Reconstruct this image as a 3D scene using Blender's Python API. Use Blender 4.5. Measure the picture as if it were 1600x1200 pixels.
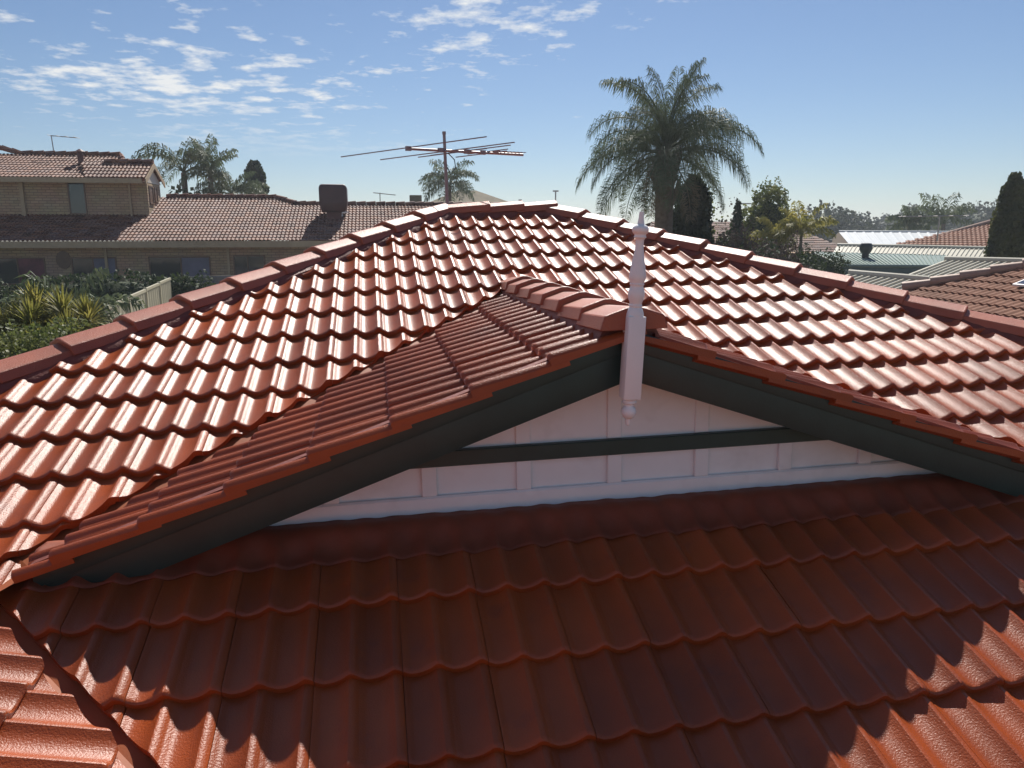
import bpy, bmesh, math, random
from mathutils import Vector, Matrix, noise
random.seed(7)
R_ = math.radians
S = bpy.context.scene
for o in list(bpy.data.objects): bpy.data.objects.remove(o)
COL = S.collection

# ------------------------------------------------------------------ camera
PITCH, YAW, FPX = R_(11.3355), R_(9.862), 1181.05
CAM = Vector((-.642, -7.331, -.183))
CF = Vector((math.sin(YAW)*math.cos(PITCH), math.cos(YAW)*math.cos(PITCH), -math.sin(PITCH)))
CR = Vector((math.cos(YAW), -math.sin(YAW), 0)); CU = CR.cross(CF)
cd = bpy.data.cameras.new('camera'); cam = bpy.data.objects.new('camera', cd); COL.objects.link(cam)
cd.sensor_width = 36; cd.lens = FPX/1600*36; cd.clip_start = .05; cd.clip_end = 6000
mw = Matrix((CR, CU, -CF)).transposed().to_4x4(); mw.translation = CAM; cam.matrix_world = mw
S.camera = cam
S.render.resolution_x, S.render.resolution_y = 1024, 768

# ------------------------------------------------------------------ light
SUN_EL, SUN_AZ = R_(44.5), R_(17.0)          # azimuth from +y towards +x
world = bpy.data.worlds.new('World'); S.world = world; world.use_nodes = True
def build_world():
    nt = world.node_tree; N = nt.nodes; L = nt.links
    for n in list(N): N.remove(n)
    out = N.new('ShaderNodeOutputWorld'); bg = N.new('ShaderNodeBackground'); bg.inputs[1].default_value = .058
    sky = N.new('ShaderNodeTexSky'); sky.sky_type = 'NISHITA'; sky.sun_disc = False
    sky.sun_elevation = SUN_EL; sky.sun_rotation = SUN_AZ
    sky.altitude = 20; sky.air_density = 1.0; sky.dust_density = .15; sky.ozone_density = 2.2
    # a thin sheet of mackerel cloud, mapped on a flat layer overhead
    tc = N.new('ShaderNodeTexCoord'); sx = N.new('ShaderNodeSeparateXYZ'); L.new(tc.outputs['Generated'], sx.inputs[0])
    def math_(op, a, b=None, c=None, clamp=False):
        m = N.new('ShaderNodeMath'); m.operation = op; m.use_clamp = clamp
        for i, v in enumerate((a, b, c)):
            if v is None: continue
            if isinstance(v, (int, float)): m.inputs[i].default_value = v
            else: L.new(v, m.inputs[i])
        return m.outputs[0]
    zz = math_('ADD', math_('MAXIMUM', sx.outputs[2], .0), .08)
    px = math_('DIVIDE', sx.outputs[0], zz); py = math_('DIVIDE', sx.outputs[1], zz)
    cv = N.new('ShaderNodeCombineXYZ'); L.new(px, cv.inputs[0]); L.new(py, cv.inputs[1])
    def nz(scale, detail, rough, off, sxy=(1, 1)):
        mp = N.new('ShaderNodeMapping'); mp.inputs['Location'].default_value = off
        mp.inputs['Scale'].default_value = (sxy[0], sxy[1], 1); mp.inputs['Rotation'].default_value = (0, 0, R_(12))
        L.new(cv.outputs[0], mp.inputs[0])
        n = N.new('ShaderNodeTexNoise'); n.inputs['Scale'].default_value = scale; n.inputs['Detail'].default_value = detail
        n.inputs['Roughness'].default_value = rough; L.new(mp.outputs[0], n.inputs['Vector']); return n.outputs['Fac']
    fine = nz(6.2, 5, .60, (3.1, 1.7, .0), (1.0, 1.0))
    big = nz(.55, 2, .5, (8.3, 2.2, 0))
    # the bank of cloud lies to the left of the view and thins out to the right
    edge = math_('MULTIPLY_ADD', px, -.30, .17)
    cov = math_('ADD', math_('ADD', fine, math_('MULTIPLY', big, .75)), math_('MINIMUM', math_('MAXIMUM', edge, -.4), .05))
    m = math_('MULTIPLY', math_('MULTIPLY_ADD', cov, 5.2, -4.98, clamp=True), math_('MULTIPLY_ADD', sx.outputs[2], 14, -1.2, clamp=True))
    tint = N.new('ShaderNodeMix'); tint.data_type = 'RGBA'; tint.blend_type = 'MULTIPLY'; tint.inputs[0].default_value = 1
    L.new(sky.outputs[0], tint.inputs[6]); tint.inputs[7].default_value = (.90, .98, 1.12, 1)
    mix = N.new('ShaderNodeMix'); mix.data_type = 'RGBA'; L.new(m, mix.inputs[0]); L.new(tint.outputs[2], mix.inputs[6])
    mix.inputs[7].default_value = (11.5, 11.8, 12.0, 1)
    L.new(mix.outputs[2], bg.inputs[0]); L.new(bg.outputs[0], out.inputs[0])
build_world()
sl = bpy.data.lights.new('sun', 'SUN'); sl.energy = 5.0; sl.angle = R_(.53); sl.color = (1, .95, .87)
sun = bpy.data.objects.new('sun', sl); COL.objects.link(sun)
SUNV = Vector((math.sin(SUN_AZ)*math.cos(SUN_EL), math.cos(SUN_AZ)*math.cos(SUN_EL), math.sin(SUN_EL)))
sun.rotation_euler = SUNV.to_track_quat('Z', 'Y').to_euler(); sun.location = (10, 20, 30)
S.view_settings.view_transform = 'Standard'; S.view_settings.look = 'None'
S.view_settings.exposure = .3; S.view_settings.gamma = 1; S.view_settings.use_curve_mapping = False
S.render.engine = 'CYCLES'; S.cycles.max_bounces = 6; S.cycles.diffuse_bounces = 3; S.cycles.glossy_bounces = 3; S.cycles.transmission_bounces = 4; S.cycles.volume_bounces = 0

# ------------------------------------------------------------------ helpers
class MB:
    def __init__(s): s.v = []; s.f = []
    def add(s, vs, fs):
        b = len(s.v); s.v += [tuple(p) for p in vs]; s.f += [tuple(i+b for i in f) for f in fs]; return s
    def box(s, x0, x1, y0, y1, z0, z1, m=None):
        vs = [Vector(p) for p in ((x0,y0,z0),(x1,y0,z0),(x1,y1,z0),(x0,y1,z0),(x0,y0,z1),(x1,y0,z1),(x1,y1,z1),(x0,y1,z1))]
        if m: vs = [m @ p for p in vs]
        return s.add(vs, [(0,3,2,1),(4,5,6,7),(0,1,5,4),(1,2,6,5),(2,3,7,6),(3,0,4,7)])
    def prism(s, poly, y0, y1, m=None):          # polygon in x,z extruded along y (counter-clockwise seen from -y)
        n = len(poly); vs = [Vector((x, y0, z)) for x, z in poly]+[Vector((x, y1, z)) for x, z in poly]
        if m: vs = [m @ p for p in vs]
        return s.add(vs, [tuple(range(n)), tuple(range(2*n-1, n-1, -1))]+[(i, i+n, (i+1) % n+n, (i+1) % n) for i in range(n)])
    def tube(s, pts, r, n=8, cap=True):
        pts = [Vector(p) for p in pts]; rs = r if isinstance(r, (list, tuple)) else [r]*len(pts)
        vs = []; fs = []
        for i, p in enumerate(pts):
            d = (pts[min(i+1, len(pts)-1)]-pts[max(i-1, 0)]).normalized()
            a = Vector((0, 0, 1)) if abs(d.z) < .9 else Vector((1, 0, 0)); u = d.cross(a).normalized(); w = u.cross(d)
            for k in range(n):
                t = 2*math.pi*k/n; vs.append(p+(u*math.cos(t)+w*math.sin(t))*rs[i])
        for i in range(len(pts)-1):
            for k in range(n):
                a = i*n+k; b = i*n+(k+1) % n; fs.append((a, b, b+n, a+n))
        if cap: fs += [tuple(range(n))[::-1], tuple(range((len(pts)-1)*n, len(pts)*n))]
        return s.add(vs, fs)
    def lathe(s, prof, cx, cy, n=24, m=None):
        vs = []; fs = []
        for r, z in prof:
            for k in range(n):
                t = 2*math.pi*k/n; p = Vector((cx+r*math.cos(t), cy+r*math.sin(t), z)); vs.append(m @ p if m else p)
        for i in range(len(prof)-1):
            for k in range(n):
                a = i*n+k; b = i*n+(k+1) % n; fs.append((a, b, b+n, a+n))
        fs += [tuple(range(n))[::-1], tuple(range((len(prof)-1)*n, len(prof)*n))]
        return s.add(vs, fs)
    def mesh(s, name, mat, smooth=None):
        me = bpy.data.meshes.new(name); me.from_pydata(s.v, [], s.f); me.update()
        if mat: me.materials.append(mat)
        if smooth is not None:
            me.polygons.foreach_set('use_smooth', [True]*len(me.polygons)); me.set_sharp_from_angle(angle=R_(smooth))
        return me
    def build(s, name, mat, parent=None, smooth=None):
        return link(name, s.mesh(name, mat, smooth), parent)
def link(name, data, parent=None, mtx=None):
    o = bpy.data.objects.new(name, data); COL.objects.link(o)
    if parent: o.parent = parent
    if mtx: o.matrix_local = mtx
    return o
def tag(o, label=None, cat=None, group=None, kind=None):
    if label: o['label'] = label
    if cat: o['category'] = cat
    if group: o['group'] = group
    if kind: o['kind'] = kind
    return o
def empty(name, loc=(0, 0, 0), rz=0):
    o = bpy.data.objects.new(name, None); COL.objects.link(o); o.location = loc; o.rotation_euler = (0, 0, rz); o.empty_display_size = .2; return o
def bevel(me, w, seg=2):
    bm = bmesh.new(); bm.from_mesh(me)
    bmesh.ops.remove_doubles(bm, verts=bm.verts, dist=1e-5)
    bmesh.ops.bevel(bm, geom=[e for e in bm.edges if len(e.link_faces) == 2 and e.calc_face_angle(0) > .5], offset=w, segments=seg, affect='EDGES', profile=.5)
    bm.to_mesh(me); bm.free(); me.polygons.foreach_set('use_smooth', [True]*len(me.polygons)); me.set_sharp_from_angle(angle=R_(35)); return me

# ------------------------------------------------------------------ materials
def mat(name, col, rough=.6, var=.0, vscale=3., bump=0., bscale=60., col2=None, spec=.5, metal=0., objvar=0., coat=0., translucent=0., bdetail=2., dirt=None):
    m = bpy.data.materials.new(name); m.use_nodes = True; nt = m.node_tree; N = nt.nodes; L = nt.links
    b = N['Principled BSDF']; b.inputs['Roughness'].default_value = rough; b.inputs['Specular IOR Level'].default_value = spec; b.inputs['Metallic'].default_value = metal
    b.inputs['Coat Weight'].default_value = coat; b.inputs['Coat Roughness'].default_value = .3
    geo = N.new('ShaderNodeNewGeometry'); c4 = lambda c: (c[0], c[1], c[2], 1)
    b.inputs['Base Color'].default_value = c4(col); last = None
    if var or col2:
        n = N.new('ShaderNodeTexNoise'); n.inputs['Scale'].default_value = vscale; n.inputs['Detail'].default_value = 3; n.inputs['Roughness'].default_value = .65
        L.new(geo.outputs['Position'], n.inputs['Vector'])
        r = N.new('ShaderNodeValToRGB'); r.color_ramp.elements[0].position = .34; r.color_ramp.elements[1].position = .66
        c2 = col2 or tuple(min(1, x*(1+var)) for x in col); c1 = col if col2 else tuple(x*(1-var) for x in col)
        r.color_ramp.elements[0].color = c4(c1); r.color_ramp.elements[1].color = c4(c2); L.new(n.outputs['Fac'], r.inputs[0]); last = r.outputs[0]
    if dirt:                                   # darker weather marks with a shape of their own
        n = N.new('ShaderNodeTexNoise'); n.inputs['Scale'].default_value = dirt[1]; n.inputs['Detail'].default_value = 4; n.inputs['Roughness'].default_value = .7
        L.new(geo.outputs['Position'], n.inputs['Vector'])
        r = N.new('ShaderNodeMapRange'); r.inputs[1].default_value = .56; r.inputs[2].default_value = .72; r.inputs[4].default_value = dirt[2]; L.new(n.outputs['Fac'], r.inputs[0])
        x = N.new('ShaderNodeMix'); x.data_type = 'RGBA'; L.new(r.outputs[0], x.inputs[0]); x.inputs[7].default_value = c4(dirt[0])
        if last: L.new(last, x.inputs[6])
        else: x.inputs[6].default_value = c4(col)
        last = x.outputs[2]
    if objvar:
        oi = N.new('ShaderNodeObjectInfo'); mr = N.new('ShaderNodeMapRange'); mr.inputs[3].default_value = 1-objvar; mr.inputs[4].default_value = 1+objvar
        L.new(oi.outputs['Random'], mr.inputs[0]); h = N.new('ShaderNodeHueSaturation'); L.new(mr.outputs[0], h.inputs['Value'])
        if last: L.new(last, h.inputs['Color'])
        else: h.inputs['Color'].default_value = c4(col)
        last = h.outputs[0]
    if last: L.new(last, b.inputs['Base Color'])
    if bump:
        n = N.new('ShaderNodeTexNoise'); n.inputs['Scale'].default_value = bscale; n.inputs['Detail'].default_value = bdetail; n.inputs['Roughness'].default_value = .6
        L.new(geo.outputs['Position'], n.inputs['Vector'])
        bp = N.new('ShaderNodeBump'); bp.inputs['Strength'].default_value = 1.; bp.inputs['Distance'].default_value = bump
        L.new(n.outputs['Fac'], bp.inputs['Height']); L.new(bp.outputs[0], b.inputs['Normal'])
    if translucent:
        t = N.new('ShaderNodeBsdfTranslucent'); mx = N.new('ShaderNodeMixShader'); mx.inputs[0].default_value = translucent
        if last: L.new(last, t.inputs[0])
        else: t.inputs[0].default_value = c4(col)
        L.new(b.outputs[0], mx.inputs[1]); L.new(t.outputs[0], mx.inputs[2]); L.new(mx.outputs[0], N['Material Output'].inputs[0])
    return m
M = {}
M['tile'] = mat('red_roof_paint', (.315, .057, .008), .39, var=.15, vscale=2.2, bump=.0020, bscale=150, bdetail=3., objvar=.13, spec=.52, dirt=((.12, .03, .02), 5., .35))
M['cap'] = mat('red_cap_paint', (.37, .10, .048), .46, var=.12, vscale=4, bump=.0026, bscale=130, bdetail=3., objvar=.08, spec=.5)
M['mortar'] = mat('red_painted_mortar', (.19, .042, .024), .6, var=.15, vscale=9, bump=.004, bscale=45)
M['flash'] = mat('red_painted_flashing', (.21, .042, .014), .65, var=.15, vscale=5, bump=.002, bscale=25)
M['tray'] = mat('red_painted_valley_metal', (.29, .066, .012), .65, var=.1, vscale=3, bump=.0006, bscale=120)
M['green'] = mat('dark_green_gloss_paint', (.018, .044, .038), .42, var=.12, vscale=6, bump=.0007, bscale=70)
M['white'] = mat('white_exterior_paint', (.87, .85, .83), .5, var=.03, vscale=4, bump=.0004, bscale=60, dirt=((.55, .5, .46), 3., .25))
M['deck'] = mat('roof_sarking', (.05, .02, .015), .9)

# ================================================================== GROUND
def gz(x, y):
    return -3.75-.03*max(-30, min(30, x))
def build_ground():
    g = MB(); xs = [-2500, -600, -200, -90, -60, -30, -15, -5, 5, 15, 30, 45, 60, 90, 200, 600, 2500]; n = len(xs)
    ys = [-2500, -600, -120, -40, -15, 0, 10, 20, 30, 40, 60, 100, 200, 600, 2500]
    vs = [(x, y, gz(x, y)+(.0 if abs(x) < 100 else -.3)) for y in ys for x in xs]
    g.add(vs, [(j*n+i, j*n+i+1, (j+1)*n+i+1, (j+1)*n+i) for j in range(len(ys)-1) for i in range(n-1)])
    tag(g.build('ground', mat('dry_lawn_and_soil', (.17, .15, .10), .95, col2=(.30, .26, .19), vscale=.4, bump=.02, bscale=8)), kind='structure')
build_ground()

# ================================================================== OUR HOUSE (local frame: ridge end at the origin)
TH = R_(19.184); T = math.tan(TH); c_, s_ = math.cos(TH), math.sin(TH)
PH = R_(19.03); TP = math.tan(PH); cp, sp = math.cos(PH), math.sin(PH)
W = 1.0; GX, BY, BZ = .3805, -4.352, -.799            # gable centre x, barge front y, barge underside at the peak
ZR = -.618                                           # tile bed of the small gable at its ridge
YW = -4.116; VAL = -6.565; G = .3413
house = empty('tiled_house')
tag(house, 'house with glossy red painted tile roof, small white gable and dark green barge boards', 'house')
def q_tilt():                                         # the roof sits about one degree out of level
    ro = R_(-1.012); R2 = CR*math.cos(ro)+CU*math.sin(ro); U2 = CU*math.cos(ro)-CR*math.sin(ro)
    A = Matrix((CR, CU, CF)).transposed(); B = Matrix((R2, U2, CF)).transposed()
    Q = (A @ B.transposed()).to_4x4()
    return Matrix.Translation(CAM) @ Q @ Matrix.Translation(-CAM)
HM = q_tilt(); house.matrix_world = HM
def in_frame(p, mrg=60):
    d = HM @ Vector(p)-CAM; z = d.dot(CF)
    if z < .1: return False
    x = 800+FPX*d.dot(CR)/z; y = 600-FPX*d.dot(CU)/z
    return -mrg < x < 1600+mrg and -mrg < y < 1200+mrg

TW, TL, TT, TA = .3, G+.075, .036, .0355
WP = [(0, 1), (.05, .955), (.10, .845), (.15, .69), (.20, .52), (.25, .35), (.30, .195), (.35, .075), (.40, .014), (.45, 0), (.53, .02), (.61, .075), (.69, .17), (.77, .315), (.84, .49), (.91, .72), (.96, .90), (.985, .98), (1, 1)]
def wave(u, crest_groove=True):                    # steep just past the crest, then a wide pan rising to the next crest
    p = (u/.15+.2) % 1                             # the side joint sits just past a crest
    for i in range(len(WP)-1):
        if p <= WP[i+1][0]: break
    (x0, y0), (x1, y1) = WP[i], WP[i+1]
    xm, ym = WP[i-1] if i else (WP[-2][0]-1, WP[-2][1]); xn, yn = WP[i+2] if i+2 < len(WP) else (WP[1][0]+1, WP[1][1])
    m0 = (y1-ym)/(x1-xm); m1 = (yn-y0)/(xn-x0); h = x1-x0; t = (p-x0)/h
    z = (2*t**3-3*t*t+1)*y0+(t**3-2*t*t+t)*h*m0+(3*t*t-2*t**3)*y1+(t**3-t*t)*h*m1
    q = min(abs(p-.2), abs(p-1.2)); return TA*z-(.0028*math.exp(-(q/.032)**2) if crest_groove else 0)
def tile_bm():
    bm = bmesh.new(); rings = []
    us = [.0009]+[.15*p for p in (.03, .07, .12, .17, .22, .27, .34, .44, .54, .64, .72, .78, .84, .90, .95)]+[.15*(1+p) for p in (-.015, .015, .05, .09, .13, .17, .22, .27, .34, .44, .54, .64, .72, .78, .84, .90, .96)]+[.2991]
    for u in us:
        w = wave(u)
        pts = [(u, 0, w+TT-.034), (u, -.001, w+TT-.007), (u, .006, w+TT-.001), (u, .02, w+TT-.0005), (u, TL, w), (u, TL, w-.018)]
        rings.append([bm.verts.new(p) for p in pts])
    m = len(rings[0])
    for a, b in zip(rings, rings[1:]):
        for k in range(m): bm.faces.new((a[k], b[k], b[(k+1) % m], a[(k+1) % m]))
    bm.faces.new(rings[0]); bm.faces.new(rings[-1][::-1])
    return bm
def finish(bm, name, material):
    bmesh.ops.recalc_face_normals(bm, faces=bm.faces)
    me = bpy.data.meshes.new(name); bm.to_mesh(me); bm.free(); me.materials.append(material)
    me.polygons.foreach_set('use_smooth', [True]*len(me.polygons)); me.set_sharp_from_angle(angle=R_(38)); return me
TILE = finish(tile_bm(), 'tile', M['tile'])
counts = {}
def tile_slope(part, O, eu, ed, en, fronts, u0, umin, umax, conds, rnd):
    """lay tiles course by course; conds(uc, dc) gives half planes (a,b,c): keep a*u+b*d+c >= 0"""
    stuff = bmesh.new(); eup = -ed; n = 0
    for df in fronts:
        k0 = math.floor((umin-u0)/TW); k1 = math.ceil((umax-u0)/TW)
        for k in range(k0, k1):
            ut = u0+k*TW; uc, dc = ut+TW/2, df-TL/2
            cs = conds(uc, dc)
            if cs is None: continue
            cut = []; dead = False
            for a, b, c in cs:
                fv = [a*u+b*d+c for u in (ut, ut+TW) for d in (df, df-TL)]
                if max(fv) < .02*math.hypot(a, b): dead = True; break
                if min(fv) < 0: cut.append((a, b, c))
            if dead: continue
            mesh = TILE; bmc = None
            if cut:
                bmc = tile_bm()
                for a, b, c in cut:
                    kk = a*ut+b*df+c; g = Vector((a, -b, 0)); 
                    co = -kk*g/g.length_squared
                    r = bmesh.ops.bisect_plane(bmc, geom=bmc.verts[:]+bmc.edges[:]+bmc.faces[:], plane_co=co, plane_no=-g.normalized(), clear_outer=True)
                    eg = [e for e in r['geom_cut'] if isinstance(e, bmesh.types.BMEdge)]
                    if eg:
                        try: bmesh.ops.triangle_fill(bmc, edges=eg, use_beauty=True)
                        except Exception: pass
                if len(bmc.faces) < 4: bmc.free(); continue
            org = O+eu*ut+ed*df
            mt = Matrix((eu, eup, en)).transposed().to_4x4(); mt.translation = org+en*rnd.uniform(-.0015, .002)
            mt = mt @ Matrix.Rotation(rnd.gauss(0, .0022), 4, 'Z') @ Matrix.Rotation(rnd.gauss(0, .003), 4, 'Y') @ Matrix.Rotation(rnd.gauss(0, .0015), 4, 'X')
            cen = mt @ Vector((TW/2, TL*.3, .02))
            if in_frame(cen, 110):
                if bmc: mesh = finish(bmc, 'cut_tile', M['tile'])
                link('tile', mesh, part, mt); n += 1
            else:
                b2 = bmc or tile_bm(); me = bpy.data.meshes.new('t'); b2.to_mesh(me); b2.free(); me.transform(mt); stuff.from_mesh(me); bpy.data.meshes.remove(me)
    if len(stuff.faces):
        o = link('tile_field', finish(stuff, 'tile_field', M['tile']), part); o['kind'] = 'stuff'
    else: stuff.free()
    counts[part.name] = n
rnd = random.Random(3)
def deck(name, pts):
    return MB().add([Vector(p) for p in pts], [tuple(range(len(pts)))]).build(name, M['deck'], house)

# --- main slope (faces the camera) -----------------------------------------
dn = -.012
YE = -7.6
main = deck('main_roof_slope', [(0, 0, dn), (-4.6, -4.6, -4.6*T+dn), (VAL-YE+4*.0, YE, YE*T+dn), (8.6, YE, YE*T+dn), (W+7.6, -7.6, -7.6*T+dn), (W, 0, dn)])
EX = Vector((1, 0, 0)); ED = Vector((0, -c_, -s_)); EN = Vector((0, -s_, c_))
def main_conds(u, d):
    y = -d*c_
    cs = [(1, c_, -.2), (-1, c_, W-.2), (1, -c_, -VAL-.06)]
    yf = y-TL/2*c_
    if yf > BY-.12:
        # valley against the small gable: keep where main plane is above the gable plane
        # left: y*T > ZR-(GX-x)*TP + off
        if d > 4.2 and abs(u-GX) < 2.2: return None
        if u < GX: cs.append((-TP, -s_, -ZR+GX*TP-.036))
        else: cs.append((TP, -s_, -ZR-GX*TP-.036))
    elif y > YW+.12 and abs(u-GX) < 2.0: return None
    return cs
f_main = [2.538+G*k for k in range(-6, 6)]
f_apron = [4.859+G*k for k in range(-1, 8)]
tile_slope(main, Vector((0, 0, 0)), EX, ED, EN, f_main+f_apron, -.925, -5.2, 7.2, main_conds, rnd)

# --- back slope and right end (seen only over the hips from other spots) ------
back = deck('rear_roof_slope', [(0, 0, dn), (W, 0, dn), (W+7, 7, -7*T+dn), (-7, 7, -7*T+dn)])
EDb = Vector((0, c_, -s_)); ENb = Vector((0, s_, c_))
tile_slope(back, Vector((0, 0, 0)), Vector((-1, 0, 0)), EDb, ENb, [.49+G*k for k in range(9)], .1, -5, 5, lambda u, d: [(1, c_, W-.2), (-1, c_, -.2)], rnd)
lft = deck('left_roof_slope', [(0, 0, dn), (-7, 7, -7*T+dn), (-7, -7, -7*T+dn)])
tile_slope(lft, Vector((0, 0, 0)), Vector((0, -1, 0)), Vector((-c_, 0, -s_)), Vector((-s_, 0, c_)), [.49+G*k for k in range(10)], .1, -4, 4, lambda u, d: [(1, c_, -.2), (-1, c_, -.2)], rnd)
rgt = deck('right_roof_slope', [(W, 0, dn), (W+7, -7, -7*T+dn), (W+7, 7, -7*T+dn)])
tile_slope(rgt, Vector((W, 0, 0)), Vector((0, 1, 0)), Vector((c_, 0, -s_)), Vector((s_, 0, c_)), [.49+G*k for k in range(10)], .1, -4, 4, lambda u, d: [(1, c_, -.2), (-1, c_, -.2)], rnd)

# --- small gable roof ---------------------------------------------------------
yv = ZR/T
gl = deck('gable_roof_slope', [(GX, BY+.02, ZR+dn), (GX, yv, ZR+dn), (GX-(ZR-(BY+.02)*T)/TP, BY+.02, (BY+.02)*T+dn)])
gr = deck('gable_roof_slope', [(GX, BY+.02, ZR+dn), (GX+(ZR-(BY+.02)*T)/TP, BY+.02, (BY+.02)*T+dn), (GX, yv, ZR+dn)])
fg = [.362+G*k for k in range(8)]
uv = -(BY-.055)
tile_slope(gl, Vector((GX, 0, ZR)), Vector((0, -1, 0)), Vector((-cp, 0, -sp)), Vector((-sp, 0, cp)), fg, uv-.3*20, 0, uv,
           lambda u, d: [(T, -sp, ZR-.022), (-1, 0, uv+.001), (0, -1, 2.56)], rnd)
tile_slope(gr, Vector((GX, 0, ZR)), Vector((0, 1, 0)), Vector((cp, 0, -sp)), Vector((sp, 0, cp)), fg, -uv, -uv, 0,
           lambda u, d: [(-T, -sp, ZR-.022), (1, 0, uv+.001), (0, -1, 2.56)], rnd)

# --- roof the photographer stands on ------------------------------------------
ZL = VAL*T
side = deck('side_roof_slope', [(-3.9, VAL+3.9, 3.9*T+ZL+dn), (-3.9, -11, 3.9*T+ZL+dn), (3.5, -11, -3.5*T+ZL+dn), (1.9, VAL-1.9, -1.9*T+ZL+dn)])
tile_slope(side, Vector((0, 0, ZL)), Vector((0, 1, 0)), Vector((c_, 0, -s_)), Vector((s_, 0, c_)), [-1.945+G*k for k in range(-5, 10)], -5.015-.3*20, -10.5, -2.5,
           lambda u, d: [(-1, -c_, VAL-.035), (0, 1, 4.05)], rnd)

# --- ridge and hip capping -----------------------------------------------------
def cap_mesh():
    h0 = .092; prof = lambda k, dz: [(-.142*k, h0-.092*k+dz), (-.124*k, h0-.034*k+dz), (-.016*k, h0+.001+dz), (.016*k, h0+.001+dz), (.124*k, h0-.034*k+dz), (.142*k, h0-.092*k+dz)]
    st = [(-.035, .93, -.004), (.385, 1.0, .026), (.402, 1.015, .030), (.408, 1.0, .024)]
    vs = []; n = 6
    for x, k, dz in st: vs += [(x, y, z) for y, z in prof(k, dz)]
    fs = [tuple(range(n)), tuple(range(len(vs)-1, len(vs)-n-1, -1))]
    for i in range(len(st)-1):
        for k in range(n):
            a = i*n+k; b = i*n+(k+1) % n; fs.append((a, a+n, b+n, b))
    m = MB().add(vs, fs).mesh('ridge_cap', M['cap'])
    bm = bmesh.new(); bm.from_mesh(m); bmesh.ops.recalc_face_normals(bm, faces=bm.faces)
    eds = [e for e in bm.edges if e.calc_face_angle(0) > .25]
    bmesh.ops.bevel(bm, geom=eds, offset=.004, segments=1, affect='EDGES'); bm.to_mesh(m); bm.free()
    m.polygons.foreach_set('use_smooth', [True]*len(m.polygons)); m.set_sharp_from_angle(angle=R_(20)); return m
CAP = cap_mesh()
def capping(name, A, dirn, count, step=.405, start=0., drop=.225, wid=.185, short=0., jz=.002):
    dirn = Vector(dirn).normalized(); ac = Vector((0, 0, 1)).cross(dirn).normalized(); up = dirn.cross(ac)
    fr = Matrix((dirn, ac, up)).transposed().to_4x4(); fr.translation = Vector(A)
    Lm = count*step-short; b = MB(); n = max(4, int(Lm/.06)); pr = []
    for i in range(n+1):
        x = start+Lm*i/n; j = lambda: rnd.uniform(-.005, .005)
        w1 = wid+j(); w2 = wid+j()
        pr += [(x, -w1, -w1*drop-.02), (x, -w1+.022, -w1*drop+.045+j()), (x, -.1, .045+j()), (x, .1, .045+j()), (x, w2-.022, -w2*drop+.045+j()), (x, w2, -w2*drop-.02)]
    fs = [tuple(range(6))[::-1], tuple(range(n*6, n*6+6))]
    for i in range(n):
        for k in range(6):
            a = i*6+k; c = i*6+(k+1) % 6; fs.append((a, c, c+6, a+6))
    bed = b.add([fr @ Vector(p) for p in pr], fs).build(name, M['mortar'], house, smooth=40)
    for i in range(count):
        mt = fr @ Matrix.Translation((start+i*step, rnd.uniform(-.004, .004), rnd.uniform(-jz, jz))) @ Matrix.Rotation(rnd.gauss(0, .006), 4, 'Z') @ Matrix.Rotation(rnd.gauss(0, .01), 4, 'X')
        link('ridge_cap', CAP, bed, mt)
capping('hip_bedding', (0, 0, 0), (-1, -1, -T), 14, start=-.01)
capping('hip_bedding', (W, 0, 0), (1, -1, -T), 16, start=.02)
capping('hip_bedding', (0, 0, 0), (-1, 1, -T), 10)
capping('hip_bedding', (W, 0, 0), (1, 1, -T), 10)
capping('ridge_bedding', (0, 0, -.006), (1, 0, 0), 3, step=.325, start=.03, drop=.33)
capping('gable_ridge_bedding', (GX, yv+.15, ZR+.012), (0, -1, 0), 7, step=(yv+.15-(BY-.045))/7, start=0, drop=.33, wid=.15, short=.06)

# --- valley trays --------------------------------------------------------------
def valley(name, A, B, n1, n2, wd=.16):
    """thin folded sheet along A-B; n1,n2: plane normals either side"""
    A, B = Vector(A), Vector(B); d = (B-A).normalized()
    e1 = n1.cross(d).normalized(); e2 = n2.cross(d).normalized()
    if e1.dot(n2) < 0: e1 = -e1               # each leaf rises out of the valley in its own plane
    if e2.dot(n1) < 0: e2 = -e2
    mid = (n1+n2).normalized()*.004
    N_ = 12; vs = []
    for i in range(N_+1):
        p = A.lerp(B, i/N_)
        vs += [p+e1*wd+n1*.010, p+e1*(wd-.02)+n1*.005, p+mid, p+e2*(wd-.02)+n2*.005, p+e2*wd+n2*.010]
    fs = []
    for i in range(N_):
        for k in range(4): a = i*5+k; fs.append((a, a+1, a+6, a+5))
    return MB().add(vs, fs).build(name, M['tray'], house)
nl, nr, nm = Vector((-sp, 0, cp)), Vector((sp, 0, cp)), EN
hw = (ZR-(BY-.10)*T)/TP
valley('valley_tray', (GX, yv, ZR), (GX-hw, BY-.10, (BY-.10)*T), nm, nl)
valley('valley_tray', (GX, yv, ZR), (GX+hw, BY-.10, (BY-.10)*T), nm, nr)
valley('valley_tray', (-3.9, VAL+3.9, (VAL+3.9)*T), (1.9, VAL-1.9, (VAL-1.9)*T), nm, Vector((s_, 0, c_)), .2)

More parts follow.
